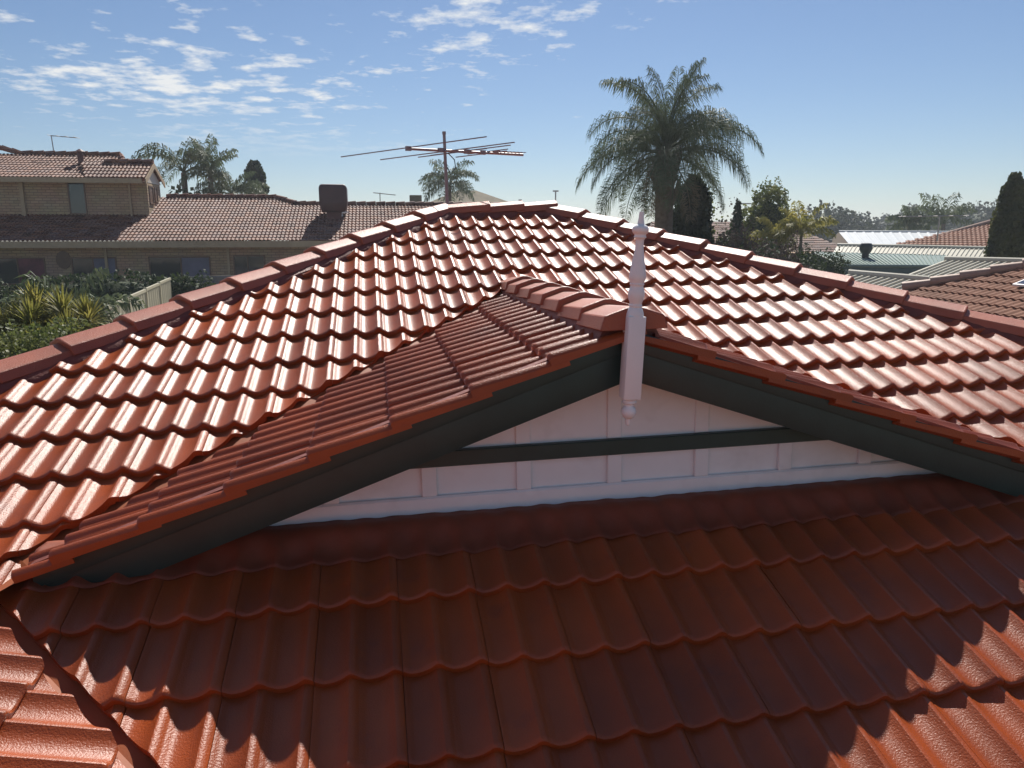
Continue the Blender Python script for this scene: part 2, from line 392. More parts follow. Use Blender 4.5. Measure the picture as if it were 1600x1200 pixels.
# --- barge boards ----------------------------------------------------------------
zt = ZR+.030; ZROOF = BY*T+.035
def barge(sg):
    X = lambda d: GX+sg*d
    end = 2.38; zb = lambda d: BZ-d*TP; ztp = lambda d: zt-d*TP
    dk = (BZ-ZROOF)/TP
    zm = lambda d: BZ+.128-d*TP
    poly = [(X(0), zm(0)), (X(0), zb(0)), (X(dk), ZROOF), (X(end), ZROOF-.02), (X(end), min(zm(end), ZROOF+.02))]
    poly = [(X(0), BZ), (X(dk), ZROOF), (X(end), ZROOF-.03), (X(end), ztp(end)), (X(0), zt)]
    if sg < 0: poly = poly[::-1]
    b = MB().prism(poly, BY, BY+.032); o = b.build('barge_board', M['green'], house); bevel(o.data, .003)
    dm = (BZ+.128-ZROOF)/TP
    p2 = [(X(.0), BZ+.128), (X(min(dm, end)), max(ZROOF, zm(end))), (X(end), ZROOF-.02), (X(end), ztp(end)+.003), (X(0), zt+.003)]
    if sg < 0: p2 = p2[::-1]
    t = MB().prism(p2, BY-.011, BY-.0005).build('barge_trim', M['green'], o); bevel(t.data, .003)
    # pointing between tile edge and barge top
    p3 = [(X(.1), zt+.004-.1*TP), (X(2.38), ztp(2.38)+.004), (X(2.38), ztp(2.38)+.018), (X(.1), zt+.018-.1*TP)]
    if sg < 0: p3 = p3[::-1]
    MB().prism(p3, BY-.014, BY+.03).build('verge_pointing', M['mortar'], o)
barge(-1); barge(1)

# --- gable wall ------------------------------------------------------------------
zg = lambda x, o=0: BZ+.16-abs(x-GX)*TP+o
wl = (zg(GX)-(-1.47))/TP
wall = MB().prism([(GX-wl, -1.47), (GX+wl, -1.47), (GX, zg(GX))], YW, YW+.05).build('gable_wall', M['white'], house)
for i in range(-3, 5):
    xc = .3855+.4245*i; x0, x1 = xc-.034, xc+.034
    for za, zb_ in ((-1.3215, -1.1855), (-1.1125, None)):
        tops = [min(zg(x), 9 if zb_ is None else zb_) for x in (x0, x1)]
        if min(tops) < za+.02: continue
        poly = [(x0, za), (x1, za), (x1, tops[1])]+([(GX, zg(GX))] if zb_ is None and x0 < GX < x1 else [])+[(x0, tops[0])]
        o = MB().prism(poly, YW-(.020 if zb_ else .009), YW-.0005).build('batten', M['white'], wall); bevel(o.data, .003, 1)
hx = lambda z: (zg(GX)-z)/TP
o = MB().prism([(GX-wl, -1.47), (GX+wl, -1.47), (GX+hx(-1.322), -1.322), (GX-hx(-1.322), -1.322)], YW-.026, YW-.0005).build('base_board', M['white'], wall); bevel(o.data, .008, 1)
o = MB().prism([(GX-hx(-1.185), -1.185), (GX+hx(-1.185), -1.185), (GX+hx(-1.113), -1.113), (GX-hx(-1.113), -1.113)], YW-.034, YW-.0005).build('cross_beam', M['green'], wall); bevel(o.data, .004, 1)
# lining under the little eave
for sg in (-1, 1):
    MB().prism([(GX, BZ+.175), (GX+sg*2.2, BZ+.175-2.2*TP), (GX+sg*2.2, BZ+.185-2.2*TP), (GX, BZ+.185)][::sg], BY+.033, YW-.001).build('eave_lining', M['white'], house)

# --- apron flashing --------------------------------------------------------------
def flashing():
    b = MB(); nx, ny = 380, 12; x0, x1 = GX-2.42, GX+2.42; vs = []
    def pt(x, d, h): return Vector((x, 0, 0))+ED*d+EN*h
    for j in range(ny+1):
        v = j/ny
        for i in range(nx+1):
            x = x0+(x1-x0)*i/nx; d0 = -YW/c_-.02
            d1 = 4.627+.012*math.cos(2*math.pi*(x+.925)/.15+.5)+.02*noise.noise((x*1.3, 0, 7))
            d = d0+(d1-d0)*v
            hw_ = wave(x+.925, False)+TT*(1-(4.859-d)/TL)+.0045
            hf = .028+.045*min(1, v/.35)
            k = max(0, min(1, (v-.36)/.5)); k = k*k*(3-2*k)*.93
            h = hf*(1-k)+hw_*k+.006*noise.noise((x*5, d*9, 2))*(1-.6*k)*min(1, v*4)+.006*noise.noise((x*15, d*12, 5))
            if d > 4.45: h = max(h, hw_)
            vs.append(pt(x, d, h))
    b.add(vs, [(j*(nx+1)+i, (j+1)*(nx+1)+i, (j+1)*(nx+1)+i+1, j*(nx+1)+i+1) for j in range(ny) for i in range(nx)])
    o = b.build('apron_flashing', M['flash'], house, smooth=50)
    md = o.modifiers.new('thick', 'SOLIDIFY'); md.thickness = .003; md.offset = -1
flashing()

# --- finial ------------------------------------------------------------------------
def finial():
    fm = Matrix.Translation((.3655, BY-.062, -.69)) @ Matrix.Rotation(R_(3.0), 4, 'Y') @ Matrix.Translation((0, 0, .69))
    k = .0008; Z = lambda y: -.111-(y-28)*.000784
    prof = [(10,28),(11,32),(13,60),(17,84),(20,90),(30,96),(39,105),(42,114),(41,124),(37,132),(29,140),(28,146),(31,150),(31,156),(25,160),(21,168),(20,190),(23,225),(29,260),(36,300),(41,335),(43,352),(41,366),(37,376),(35,384),(37,390),(33,398),(33,404),(38,416),(41,430),(42,445),(40,460),(35,474),(31,484),(30,492),(33,496),(33,503),(30,508),(36,516),(40,528),(44,540),(45,548),(45,556)]
    h = .0365
    post = MB().box(-h, h, -h, h, -.862, Z(552), fm).build('finial', M['white'], house); bevel(post.data, .004, 2)
    MB().lathe([(r*k, Z(y)) for r, y in prof][::-1], 0, 0, 28, fm).build('turned_spire', M['white'], post, smooth=30)
    low = [(.006,-.977),(.010,-.972),(.012,-.955),(.013,-.948),(.020,-.944),(.028,-.934),(.032,-.921),(.031,-.910),(.025,-.900),(.018,-.894),(.017,-.888),(.026,-.884),(.030,-.880),(.030,-.874),(.026,-.870),(.034,-.864),(.036,-.860)]
    MB().lathe(low, 0, 0, 28, fm).build('turned_drop', M['white'], post, smooth=30)
finial()
# walls under the roof
MB().box(-5.5, 7, -5.6, 5.6, -4.6, -5.75*T-.05).box(-3, 5, -10, -5.5, -5, -3.1).build('brick_wall', mat('brick_shell', (.3, .2, .13), .9, var=.2), house)
print('TILES', counts)
#--BG--
# ================================================================== shared builders for the surroundings
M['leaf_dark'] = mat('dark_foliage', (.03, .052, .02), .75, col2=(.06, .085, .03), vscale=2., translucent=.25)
M['leaf_mid'] = mat('green_foliage', (.085, .12, .032), .55, col2=(.20, .21, .06), vscale=1.5, translucent=.45)
M['leaf_yellow'] = mat('yellow_green_foliage', (.20, .21, .045), .5, col2=(.36, .31, .08), vscale=2.5, translucent=.5)
M['frond'] = mat('palm_frond', (.085, .12, .055), .6, col2=(.16, .19, .10), vscale=1.2, translucent=.3)
M['frond_old'] = mat('old_palm_frond', (.15, .12, .065), .6, col2=(.22, .18, .10), vscale=1.2, translucent=.3)
M['cyp'] = mat('cypress_foliage', (.018, .032, .018), .6, col2=(.045, .062, .022), vscale=1.6, translucent=.2)
M['cyp_gold'] = mat('golden_cypress_foliage', (.04, .055, .018), .6, col2=(.12, .125, .035), vscale=1.1, translucent=.3)
M['gumleaf'] = mat('distant_gum_foliage', (.035, .05, .032), .7, col2=(.07, .085, .05), vscale=.12, translucent=.2)
M['dryleaf'] = mat('brown_twiggy_foliage', (.07, .055, .045), .8, col2=(.12, .095, .075), vscale=1.3, translucent=.2)
M['trunk'] = mat('palm_trunk', (.16, .13, .10), .9, var=.3, vscale=6, bump=.02, bscale=18)
M['bark'] = mat('bark', (.10, .075, .055), .95, var=.3, vscale=8, bump=.01, bscale=30)
M['metal'] = mat('weathered_metal', (.32, .30, .29), .45, var=.12, vscale=8, metal=.6)
M['masttint'] = mat('red_dusted_steel', (.27, .24, .245), .5, var=.15, vscale=20, metal=.3)
M['cream_metal'] = mat('cream_fence_steel', (.50, .46, .33), .5, var=.06, vscale=3)
M['grey_metal'] = mat('grey_fence_steel', (.20, .19, .19), .55, var=.08, vscale=3)
M['cream'] = mat('cream_paint', (.43, .32, .20), .7, var=.08, vscale=2)
M['brown'] = mat('brown_paint', (.16, .09, .055), .5, var=.1, vscale=4)
M['glass'] = mat('window_glass', (.03, .035, .045), .06, spec=.8)
M['blind'] = mat('window_blind', (.16, .15, .2), .6, var=.15, vscale=1.5)
M['redblind'] = mat('red_curtain', (.16, .05, .06), .7, var=.4, vscale=2.2)

def brick_mat(name, c1, c2, mortar):
    m = bpy.data.materials.new(name); m.use_nodes = True; nt = m.node_tree; N = nt.nodes; L = nt.links
    g = N.new('ShaderNodeNewGeometry'); sx = N.new('ShaderNodeSeparateXYZ'); L.new(g.outputs['Position'], sx.inputs[0])
    ad = N.new('ShaderNodeMath'); L.new(sx.outputs[0], ad.inputs[0]); L.new(sx.outputs[1], ad.inputs[1])
    cb = N.new('ShaderNodeCombineXYZ'); L.new(ad.outputs[0], cb.inputs[0]); L.new(sx.outputs[2], cb.inputs[1])
    b = N.new('ShaderNodeTexBrick'); L.new(cb.outputs[0], b.inputs['Vector'])
    b.inputs['Scale'].default_value = 1; b.inputs['Brick Width'].default_value = .30; b.inputs['Row Height'].default_value = .105
    b.inputs['Mortar Size'].default_value = .009; b.inputs['Bias'].default_value = -.1
    for k, c in (('Color1', c1), ('Color2', c2), ('Mortar', mortar)): b.inputs[k].default_value = (*c, 1)
    p = N['Principled BSDF']; p.inputs['Roughness'].default_value = .9
    n = N.new('ShaderNodeTexNoise'); n.inputs['Scale'].default_value = 1.3; L.new(g.outputs['Position'], n.inputs['Vector'])
    mx = N.new('ShaderNodeMix'); mx.data_type = 'RGBA'; mx.blend_type = 'MULTIPLY'; mx.inputs[0].default_value = .35
    L.new(b.outputs['Color'], mx.inputs[6]); L.new(n.outputs['Color'], mx.inputs[7]); L.new(mx.outputs[2], p.inputs['Base Color'])
    bp = N.new('ShaderNodeBump'); bp.inputs['Distance'].default_value = .012; bp.invert = True; L.new(b.outputs['Fac'], bp.inputs['Height']); L.new(bp.outputs[0], p.inputs['Normal'])
    return m
M['brick'] = brick_mat('tan_brick', (.58, .405, .255), (.49, .335, .205), (.30, .21, .15))
def tile_mat(name, cols, rough=.5):
    m = bpy.data.materials.new(name); m.use_nodes = True; nt = m.node_tree; N = nt.nodes; L = nt.links
    g = N.new('ShaderNodeNewGeometry'); wn = N.new('ShaderNodeTexWhiteNoise')
    mp = N.new('ShaderNodeVectorMath'); mp.operation = 'MULTIPLY'; mp.inputs[1].default_value = (3.3, 3.1, 9.); L.new(g.outputs['Position'], mp.inputs[0])
    fl = N.new('ShaderNodeVectorMath'); fl.operation = 'FLOOR'; L.new(mp.outputs[0], fl.inputs[0]); L.new(fl.outputs[0], wn.inputs['Vector'])
    r = N.new('ShaderNodeValToRGB'); e = r.color_ramp.elements; e[0].color = (*cols[0], 1); e[1].color = (*cols[-1], 1)
    for i, c in enumerate(cols[1:-1]): e.new((i+1)/(len(cols)-1)).color = (*c, 1)
    L.new(wn.outputs['Value'], r.inputs[0]); p = N['Principled BSDF']; p.inputs['Roughness'].default_value = rough; p.inputs['Specular IOR Level'].default_value = .12; L.new(r.outputs[0], p.inputs['Base Color'])
    return m
M['terracotta'] = tile_mat('mottled_terracotta', [(.10, .042, .032), (.19, .08, .05), (.26, .12, .075), (.22, .13, .11), (.14, .06, .04)], .6)
M['browntile'] = tile_mat('brown_concrete_tile', [(.20, .085, .05), (.25, .11, .065), (.29, .13, .08)], .7)

def wave_roof(name, O, eu, ed, en, f_range, courses, gauge, mtl, parent, period=.15, amp=.035, t=.03, per=6):
    """tile courses as waved strips; f_range(d) -> (u0,u1) or None"""
    b = MB(); O = Vector(O)
    for k in range(courses):
        df = gauge*(k+1); r = f_range(df-.5*gauge)
        if not r or r[1]-r[0] < .05: continue
        n = max(2, int((r[1]-r[0])/period*per)); vs = []
        for i in range(n+1):
            u = r[0]+(r[1]-r[0])*i/n; w = amp*(.5+.5*math.cos(2*math.pi*u/period))
            p = O+eu*u
            vs += [p+ed*df+en*(w-.005), p+ed*df+en*(w+t), p+ed*(df-gauge-.02)+en*w]
        fs = []
        for i in range(n):
            a = i*3; fs += [(a, a+3, a+4, a+1), (a+1, a+4, a+5, a+2)]
        b.add(vs, fs)
    o = b.build(name, mtl, parent); o['kind'] = 'stuff'; return o
def rib_roof(name, A, B, Cc, D, mtl, parent, pitch=.25, h=.04, wd=.06):
    """ribbed sheet: A-B top edge, D-C bottom edge; ribs run from top to bottom"""
    A, B, Cc, D = map(Vector, (A, B, Cc, D)); n = max(2, int(((B-A).length+(Cc-D).length)/2/pitch)); b = MB(); nn = (B-A).cross(D-A).normalized()
    if nn.z < 0: nn = -nn
    vs = []
    for i in range(n):
        for f, hh in ((i, 0), (i+.62, 0), (i+.72, h), (i+.90, h)):
            f = f/n; vs += [A.lerp(B, f)+nn*hh, D.lerp(Cc, f)+nn*hh]
    vs += [B, Cc]; m = len(vs)//2
    b.add(vs, [(2*i, 2*i+1, 2*i+3, 2*i+2) for i in range(m-1)])
    return b.build(name, mtl, parent)

def leaf_cloud(n, pt, size, rs, flat=.5, up=0.):
    """leaf-sized faces; pt(rnd) -> (position, outward normal)"""
    b = MB(); vs = []; fs = []
    for i in range(n):
        p, o = pt(rs); d = Vector((rs.gauss(0, 1), rs.gauss(0, 1), rs.gauss(0, 1)+up)).normalized()
        a = (o*flat+d).normalized(); e = a.cross(Vector((rs.gauss(0, 1), rs.gauss(0, 1), rs.gauss(0, 1)))).normalized(); g = a.cross(e)
        if up: g = (g+Vector((0, 0, up))).normalized(); e = g.cross(a).normalized()
        s = size*rs.uniform(.6, 1.4); w = s*.42; k = len(vs)
        vs += [p-g*s*.5, p+e*w, p+g*s*.5+a*s*.12, p-e*w]; fs.append((k, k+1, k+2, k+3))
    b.v = [tuple(v) for v in vs]; b.f = fs; return b
def lump(v, sc, seed): return noise.noise(Vector(v)*sc+Vector((seed*3.7, seed*1.3, seed)))
def bush(name, loc, rx, ry, h, mtl, label, cat, n=2500, size=.12, seed=1, group=None, lumpy=.35, stems=4, zc=.5, core=True, up=0.):
    """loc: base on the ground; crown is an uneven ellipsoid of leaves"""
    rs = random.Random(seed); root = empty(name, loc); tag(root, label, cat, group)
    cz = h*zc; rz = h-cz
    def pt(r):
        th = r.uniform(0, 2*math.pi); u = r.uniform(-.9, 1); q = math.sqrt(1-u*u); d = Vector((q*math.cos(th), q*math.sin(th), u))
        k = (1+lumpy*1.6*lump(d, 2.2, seed)+lumpy*.7*lump(d, 6, seed+5))*r.uniform(.72, 1.0)**.6
        return Vector((d.x*rx*k, d.y*ry*k, cz+d.z*(rz if d.z > 0 else cz*.95)*k)), d
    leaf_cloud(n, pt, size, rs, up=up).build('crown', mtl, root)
    t = MB()
    for i in range(stems):
        a = rs.uniform(0, 6.28); q = rs.uniform(.2, .6); t.tube([(.08*math.cos(a), .08*math.sin(a), 0), (rx*.3*q*math.cos(a), ry*.3*q*math.sin(a), cz*.7), (rx*q*math.cos(a), ry*q*math.sin(a), cz*1.3)], [.05, .035, .012], 6)
    t.build('trunk', M['bark'], root)
    if core:
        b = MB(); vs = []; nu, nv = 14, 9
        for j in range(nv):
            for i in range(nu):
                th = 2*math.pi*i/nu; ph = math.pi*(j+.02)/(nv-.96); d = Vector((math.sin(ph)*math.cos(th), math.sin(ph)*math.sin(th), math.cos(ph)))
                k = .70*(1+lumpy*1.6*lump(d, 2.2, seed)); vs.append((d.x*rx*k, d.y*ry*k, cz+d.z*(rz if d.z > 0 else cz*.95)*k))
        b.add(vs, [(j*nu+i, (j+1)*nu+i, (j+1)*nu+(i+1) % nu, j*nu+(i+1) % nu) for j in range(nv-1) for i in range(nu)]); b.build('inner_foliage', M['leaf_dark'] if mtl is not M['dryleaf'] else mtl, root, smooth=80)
    return root
def cypress(name, loc, h, prof, mtl, label, n=4000, size=.13, seed=1, group=None, lean=(0, 0), core=.82):
    rs = random.Random(seed); root = empty(name, loc); tag(root, label, 'tree', group)
    def rad(t):
        for (a, b), (c, d) in zip(prof, prof[1:]):
            if a <= t <= c: return b+(d-b)*(t-a)/(c-a)
        return prof[-1][1]
    def pt(r):
        while True:
            t = r.random()
            if r.random() < .25+.75*rad(t)/max(p[1] for p in prof): break
        a = r.uniform(0, 2*math.pi); d = Vector((math.cos(a), math.sin(a), .25)); k = rad(t)*(1+.30*lump((math.cos(a), math.sin(a), t*h*.9), 1.6, seed)+.15*lump((math.cos(a), math.sin(a), t*h), 4, seed))*r.uniform(.80, 1.03)
        return Vector((math.cos(a)*k+lean[0]*t, math.sin(a)*k+lean[1]*t, t*h)), d
    leaf_cloud(n, pt, size, rs, up=1.1).build('crown', mtl, root)
    b = MB(); nu, nv = 14, 16; vs = []
    for j in range(nv):
        t = j/(nv-1)*.985
        for i in range(nu):
            a = 2*math.pi*i/nu; k = rad(t)*core*(1+.30*lump((math.cos(a), math.sin(a), t*h*.9), 1.6, seed)); vs.append((math.cos(a)*k+lean[0]*t, math.sin(a)*k+lean[1]*t, t*h))
    b.add(vs, [(j*nu+i, j*nu+(i+1) % nu, (j+1)*nu+(i+1) % nu, (j+1)*nu+i) for j in range(nv-1) for i in range(nu)]); b.build('inner_foliage', mtl, root, smooth=80)
    MB().tube([(0, 0, -.3), (0, 0, h*.3)], [.12, .07], 8).build('trunk', M['bark'], root)
    return root
FR = {}
def frond_mesh(L, elev, droop, ll, n, hang, mtl, seed, wid=.032, stiff=0.):
    key = (round(L, 2), elev, droop, ll, n, hang, mtl.name, seed)
    if key in FR: return FR[key]
    rs = random.Random(seed); b = MB(); st = 18; P = [Vector((0, 0, 0))]; dirs = []
    for i in range(st):
        t = (i+.5)/st; a = R_(elev)-R_(droop)*t**1.35; d = Vector((math.cos(a), .06*math.sin(3*t+seed), math.sin(a))).normalized(); dirs.append(d); P.append(P[-1]+d*L/st)
    b.tube(P, [.030*L/3*(1-.85*i/st)+.004 for i in range(st+1)], 5)
    for i in range(n):
        t = .14+.86*(i+rs.uniform(-.3, .3))/n; t = min(.995, max(.1, t)); k = min(st-1, int(t*st)); p = P[k].lerp(P[k+1], t*st-k); d = dirs[k]
        for sd in (-1, 1):
            lat = Vector((0, sd, 0)); ln = ll*(.45+.75*math.sin(math.pi*min(1, .15+.80*t)))*rs.uniform(.85, 1.15)
            if t > .9: ln *= .75
            e = (lat*rs.uniform(.5, 1)+d*rs.uniform(.3, .9)+Vector((0, 0, rs.uniform(-.25, .55)))).normalized()
            q1 = p+e*ln*.5; q2 = q1+(e*.55+Vector((0, 0, -hang*rs.uniform(.35, 1.6)))).normalized()*ln*.5
            up = d*wid*rs.uniform(.8, 1.2)
            b.add([p, q1-up*.5, q1+up*.5, q2], [(0, 1, 2), (1, 3, 2)])
    FR[key] = b.mesh('frond', mtl); return FR[key]
def palm(name, base, heart_h, label, fronds, trunk_r=(.18, .14), lean=(0, 0), group=None, L=2.6, ll=.6, hang=1.2, n=44, seed=1, mtl='frond', skirt=0, wid=.04, cat='palm tree'):
    """fronds: list of (count, elevation, droop, length factor)"""
    rs = random.Random(seed); root = empty(name, base); tag(root, label, cat, group)
    pts = []; rr = []
    for i in range(9):
        t = i/8; pts.append((lean[0]*t*t, lean[1]*t*t, heart_h*t)); rr.append(trunk_r[0]+(trunk_r[1]-trunk_r[0])*t+rs.uniform(-.01, .01))
    MB().tube(pts, rr, 12).build('trunk', M['trunk'], root, smooth=60)
    hp = Vector((lean[0], lean[1], heart_h))
    if skirt:
        b = MB()
        for i in range(skirt):
            a = rs.uniform(0, 6.28); z = heart_h-rs.uniform(.05, 1.5); r0 = trunk_r[1]*.9; ln = rs.uniform(.35, .7)
            p = Vector((hp.x+r0*math.cos(a), hp.y+r0*math.sin(a), z)); o = Vector((math.cos(a), math.sin(a), 0))
            b.tube([p, p+o*.10+Vector((0, 0, ln*.5)), p+o*.22+Vector((0, 0, ln))], [.06, .045, .02], 5)
        b.build('leaf_bases', M['trunk'], root)
    a0 = rs.uniform(0, 6.28)
    for cnt, el, dr, lf in fronds:
        for i in range(cnt):
            sd = rs.randrange(3); az = a0+2*math.pi*(i+rs.uniform(-.3, .3))/cnt; a0 += .55
            m = M['frond_old'] if el < -25 and mtl == 'frond' else M[mtl]
            me = frond_mesh(L*lf, el, dr, ll, n, hang, m, sd, wid)
            mt = Matrix.Translation(hp) @ Matrix.Rotation(az, 4, 'Z') @ Matrix.Rotation(R_(rs.uniform(-7, 7)), 4, 'Y') @ Matrix.Rotation(R_(rs.uniform(-14, 14)), 4, 'X') @ Matrix.Scale(rs.uniform(.88, 1.08), 4)
            link('frond', me, root, mt)
    return root

# ================================================================== TV antenna on our roof
def antenna():
    r = empty('tv_antenna', (.11, 1.0, -.33)); tag(r, 'tall television antenna with long rods on a mast behind the red ridge', 'antenna')
    X = lambda x, y, z: (x-.11, y-1.0, z+.33)
    MB().tube([X(.11, 1.0, -.38), X(.095, 1.0, .3), X(.08, 1.0, .83)], [.019, .018, .016], 10).tube([X(.08, 1, .83), X(.079, 1, .86)], .02, 10).build('mast', M['masttint'], r, smooth=40)
    A, B = Vector(X(-.33, .86, .665)), Vector(X(.98, 1.28, .665)); bd = (B-A).normalized(); pd = Vector((.70, -.714, 0))
    bm = MB().tube([A, B], .014, 8).build('boom', M['masttint'], r, smooth=40)
    for t, ln, dz in ((.02, 2.04, .012), (.30, 1.86, -.01), (.37, .95, -.02), (.42, .8, .016), (.52, 1.1, .016), (.62, .7, -.016), (.68, .55, .014)):
        c = A.lerp(B, t)+Vector((0, 0, dz)); tilt = Vector((0, 0, .018))
        MB().tube([c-pd*ln/2-tilt*ln, c+pd*ln/2+tilt*ln], .006, 6).build('element', M['masttint'], r)
    for i in range(9):
        c = A.lerp(B, .70+.033*i)+Vector((0, 0, .018)); MB().tube([c-pd*.09, c+pd*.09], .0045, 5).build('director', M['masttint'], r)
    for t in (.02, .28, .5, .64):
        c = A.lerp(B, t); MB().box(-.028, .028, -.018, .018, -.02, .025, Matrix.Translation(c) @ Matrix.Rotation(math.atan2(bd.y, bd.x), 4, 'Z')).build('clamp', M['masttint'], r)
    c = Vector(X(.085, 1, .665)); MB().tube([c+Vector((.03, 0, -.02)), c+Vector((.10, 0, -.09)), c+Vector((.11, -.01, -.17)), c+Vector((.06, 0, -.24)), c+Vector((.025, 0, -.17))], .006, 6).build('cable', M['glass'], r)
antenna()

# ================================================================== two storey brick neighbour on the left
def neighbour():
    h = empty('two_storey_house', (-10, 24, gz(-10, 24))); O = Vector(h.location)
    tag(h, 'two storey tan brick house with mottled terracotta tile roof beyond the garden', 'house')
    def B(name, m, *boxes, par=h):
        b = MB()
        for x0, x1, y0, y1, z0, z1 in boxes: b.box(x0-O.x, x1-O.x, y0-O.y, y1-O.y, z0-O.z, z1-O.z)
        return b.build(name, m, par)
    gzz = O.z-.3; PT = .36; pc, ps = math.cos(math.atan(PT)), math.sin(math.atan(PT))
    B('lower_wall', M['brick'], (-26, 5.0, 24.0, 32.5, gzz, -.62))
    B('eave_lining', M['cream'], (-26.4, 5.3, 23.45, 24.0, -.68, -.64))
    B('gutter', M['cream'], (-26.4, 5.3, 23.33, 23.46, -.74, -.50))
    EU, EDn, ENn = Vector((1, 0, 0)), Vector((0, -pc, -ps)), Vector((0, -ps, pc))
    top = 5.0/pc
    def rng(d):                                     # d from the upper ridge downwards
        if d < .86: return (-26.4+0-0, -5.0+d*pc*1.05)
        return (-26.4, 5.25)
    Oloc = Vector((0, 28.4, 1.30))-O
    wave_roof('lower_roof_tiles', Oloc, EU, EDn, ENn, rng, 17, top/17, M['terracotta'], h)
    # rear slopes close the roof
    b = MB(); v = lambda *p: Vector(p)-O
    b.add([v(-26.4, 28.4, 1.30), v(-5, 28.4, 1.30), v(-5, 33.2, -.45), v(-26.4, 33.2, -.45)], [(0, 1, 2, 3)])
    b.add([v(-5, 28.4, 1.30), v(-4.1, 27.6, .99), v(5.25, 27.6, .99), v(5.25, 32, -.6), v(-5, 32, -.6)], [(0, 1, 2, 3, 4)])
    b.add([v(5.0, 23.6, -.6), v(5.0, 27.6, .95), v(5.0, 32, -.6)], [(0, 1, 2)])
    b.build('rear_roof', M['terracotta'], h)
    def caps(pa, pb, step=.42):
        pa, pb = v(*pa), v(*pb); n = max(1, int((pb-pa).length/step)); d = (pb-pa)/n
        bb = MB()
        for i in range(n):
            a = pa+d*i; bb.tube([a+Vector((0, 0, .05)), a+d*.97+Vector((0, 0, .075))], [.10, .115], 7)
        bb.build('ridge_capping', M['terracotta'], h)
    caps((-9.6, 28.4, 1.30), (-5, 28.4, 1.30)); caps((-5, 28.4, 1.30), (-4.1, 27.6, 1.0)); caps((-4.1, 27.6, 1.0), (5.3, 27.6, 1.0))
    # upper storey
    XW = -9.74
    B('upper_wall', M['brick'], (-26, -11.3, 26.1, 31.5, -.2, 1.80), (-11.3, XW, 26.1, 28.0, -.2, 1.80))
    B('upper_eave_lining', M['cream'], (-26.4, XW+.02, 25.62, 26.1, 1.80, 1.83)); B('upper_gutter', M['cream'], (-26.4, XW-.02, 25.50, 25.63, 1.72, 1.91))
    p2 = math.atan(.373); e2, n2 = Vector((0, -math.cos(p2), -math.sin(p2))), Vector((0, -math.sin(p2), math.cos(p2)))
    wave_roof('upper_roof_tiles', v(0, 28.6, 3.02), EU, e2, n2, lambda d: (-26.4, -11.35+max(0, d*math.cos(p2)-1.0)*.9), 10, 3.2/10, M['terracotta'], h)
    b = MB(); b.add([v(-26.4, 28.6, 3.02), v(-11.4, 28.6, 3.02), v(-11.4, 31.8, 1.8), v(-26.4, 31.8, 1.8)], [(0, 1, 2, 3)]); b.add([v(-11.35, 28.6, 3.02), v(-10.9, 27, 2.3), v(-10.9, 30.5, 2.0), v(-11.4, 31.8, 1.8)], [(0, 1, 2, 3)]); b.build('upper_rear_roof', M['terracotta'], h)
    caps((-15.2, 28.6, 3.02), (-11.35, 28.6, 3.02)); caps((-15.2, 28.6, 3.0), (-18.5, 29.4, 3.9)); caps((-11.35, 28.6, 3.0), (-10.95, 27.6, 2.58))
    p3 = math.atan(.5); e3, n3 = Vector((0, -math.cos(p3), -math.sin(p3))), Vector((0, -math.sin(p3), math.cos(p3)))
    xe = -9.62
    wave_roof('gable_roof_tiles', v(0, 26.95, 2.60), EU, e3, n3, lambda d: (-12.4+d*.4, xe), 5, 1.5/5, M['terracotta'], h)
    wave_roof('gable_rear_tiles', v(0, 26.95, 2.60), EU, Vector((0, math.cos(p3), -math.sin(p3))), Vector((0, math.sin(p3), math.cos(p3))), lambda d: (-12.4, xe), 5, 1.5/5, M['terracotta'], h)
    caps((-11.5, 26.95, 2.6), (xe, 26.95, 2.6))
    # gable end facing right
    b = MB(); b.add([v(XW+.01, 25.75, 1.80), v(XW+.01, 28.15, 1.80), v(XW+.01, 26.95, 2.42)], [(0, 1, 2)]); b.build('gable_panel', mat('cream_panel', (.62, .55, .45), .6), h)
    for y1 in (25.55, 28.35):
        b = MB(); q = [v(xe-.02, 26.95, 2.60), v(xe-.02, y1, 1.90), v(xe-.02, y1, 1.70), v(xe-.02, 26.95, 2.40)]
        qs = q+[p+Vector((.04, 0, 0)) for p in q]; b.add(qs, [(0, 1, 2, 3), (7, 6, 5, 4), (0, 4, 5, 1), (1, 5, 6, 2), (2, 6, 7, 3), (3, 7, 4, 0)]); b.build('barge_board', M['cream'], h)
    def window(x0, x1, z0, z1, y=24.0, panes=((0, .5, 'glass'), (.5, 1, 'glass')), fm='brown', side=False):
        fw = .05; b = MB()
        def bx(a, c, d, e, o0, o1):
            if side: b.box(XW+o0-O.x, XW+o1-O.x, a-O.y, c-O.y, d-O.z, e-O.z)
            else: b.box(a-O.x, c-O.x, y-o1-O.y, y-o0-O.y, d-O.z, e-O.z)
        bx(x0, x1, z1-fw, z1, -.02, .03); bx(x0, x1, z0, z0+fw, -.02, .045); bx(x0, x0+fw, z0+fw, z1-fw, -.02, .03); bx(x1-fw, x1, z0+fw, z1-fw, -.02, .03)
        if len(panes) > 1: xm = x0+(x1-x0)*panes[0][1]; bx(xm-fw/2, xm+fw/2, z0+fw, z1-fw, -.02, .028)
        w = b.build('window', M[fm], h)
        for a, c, mm in panes:
            b = MB(); xa, xc = x0+(x1-x0)*a+fw*.5, x0+(x1-x0)*c-fw*.5
            bx(xa, xc, z0+fw*.5, z1-fw*.5, .002, .008); b.build('pane', M[mm], w)
    window(-12.7, -12.05, .52, 1.78, 26.1, ((0, 1, 'glass'),))
    window(26.32, 26.88, .95, 1.68, panes=((0, 1, 'brown'),), side=True); window(27.08, 27.5, 1.05, 1.68, panes=((0, 1, 'brown'),), side=True)
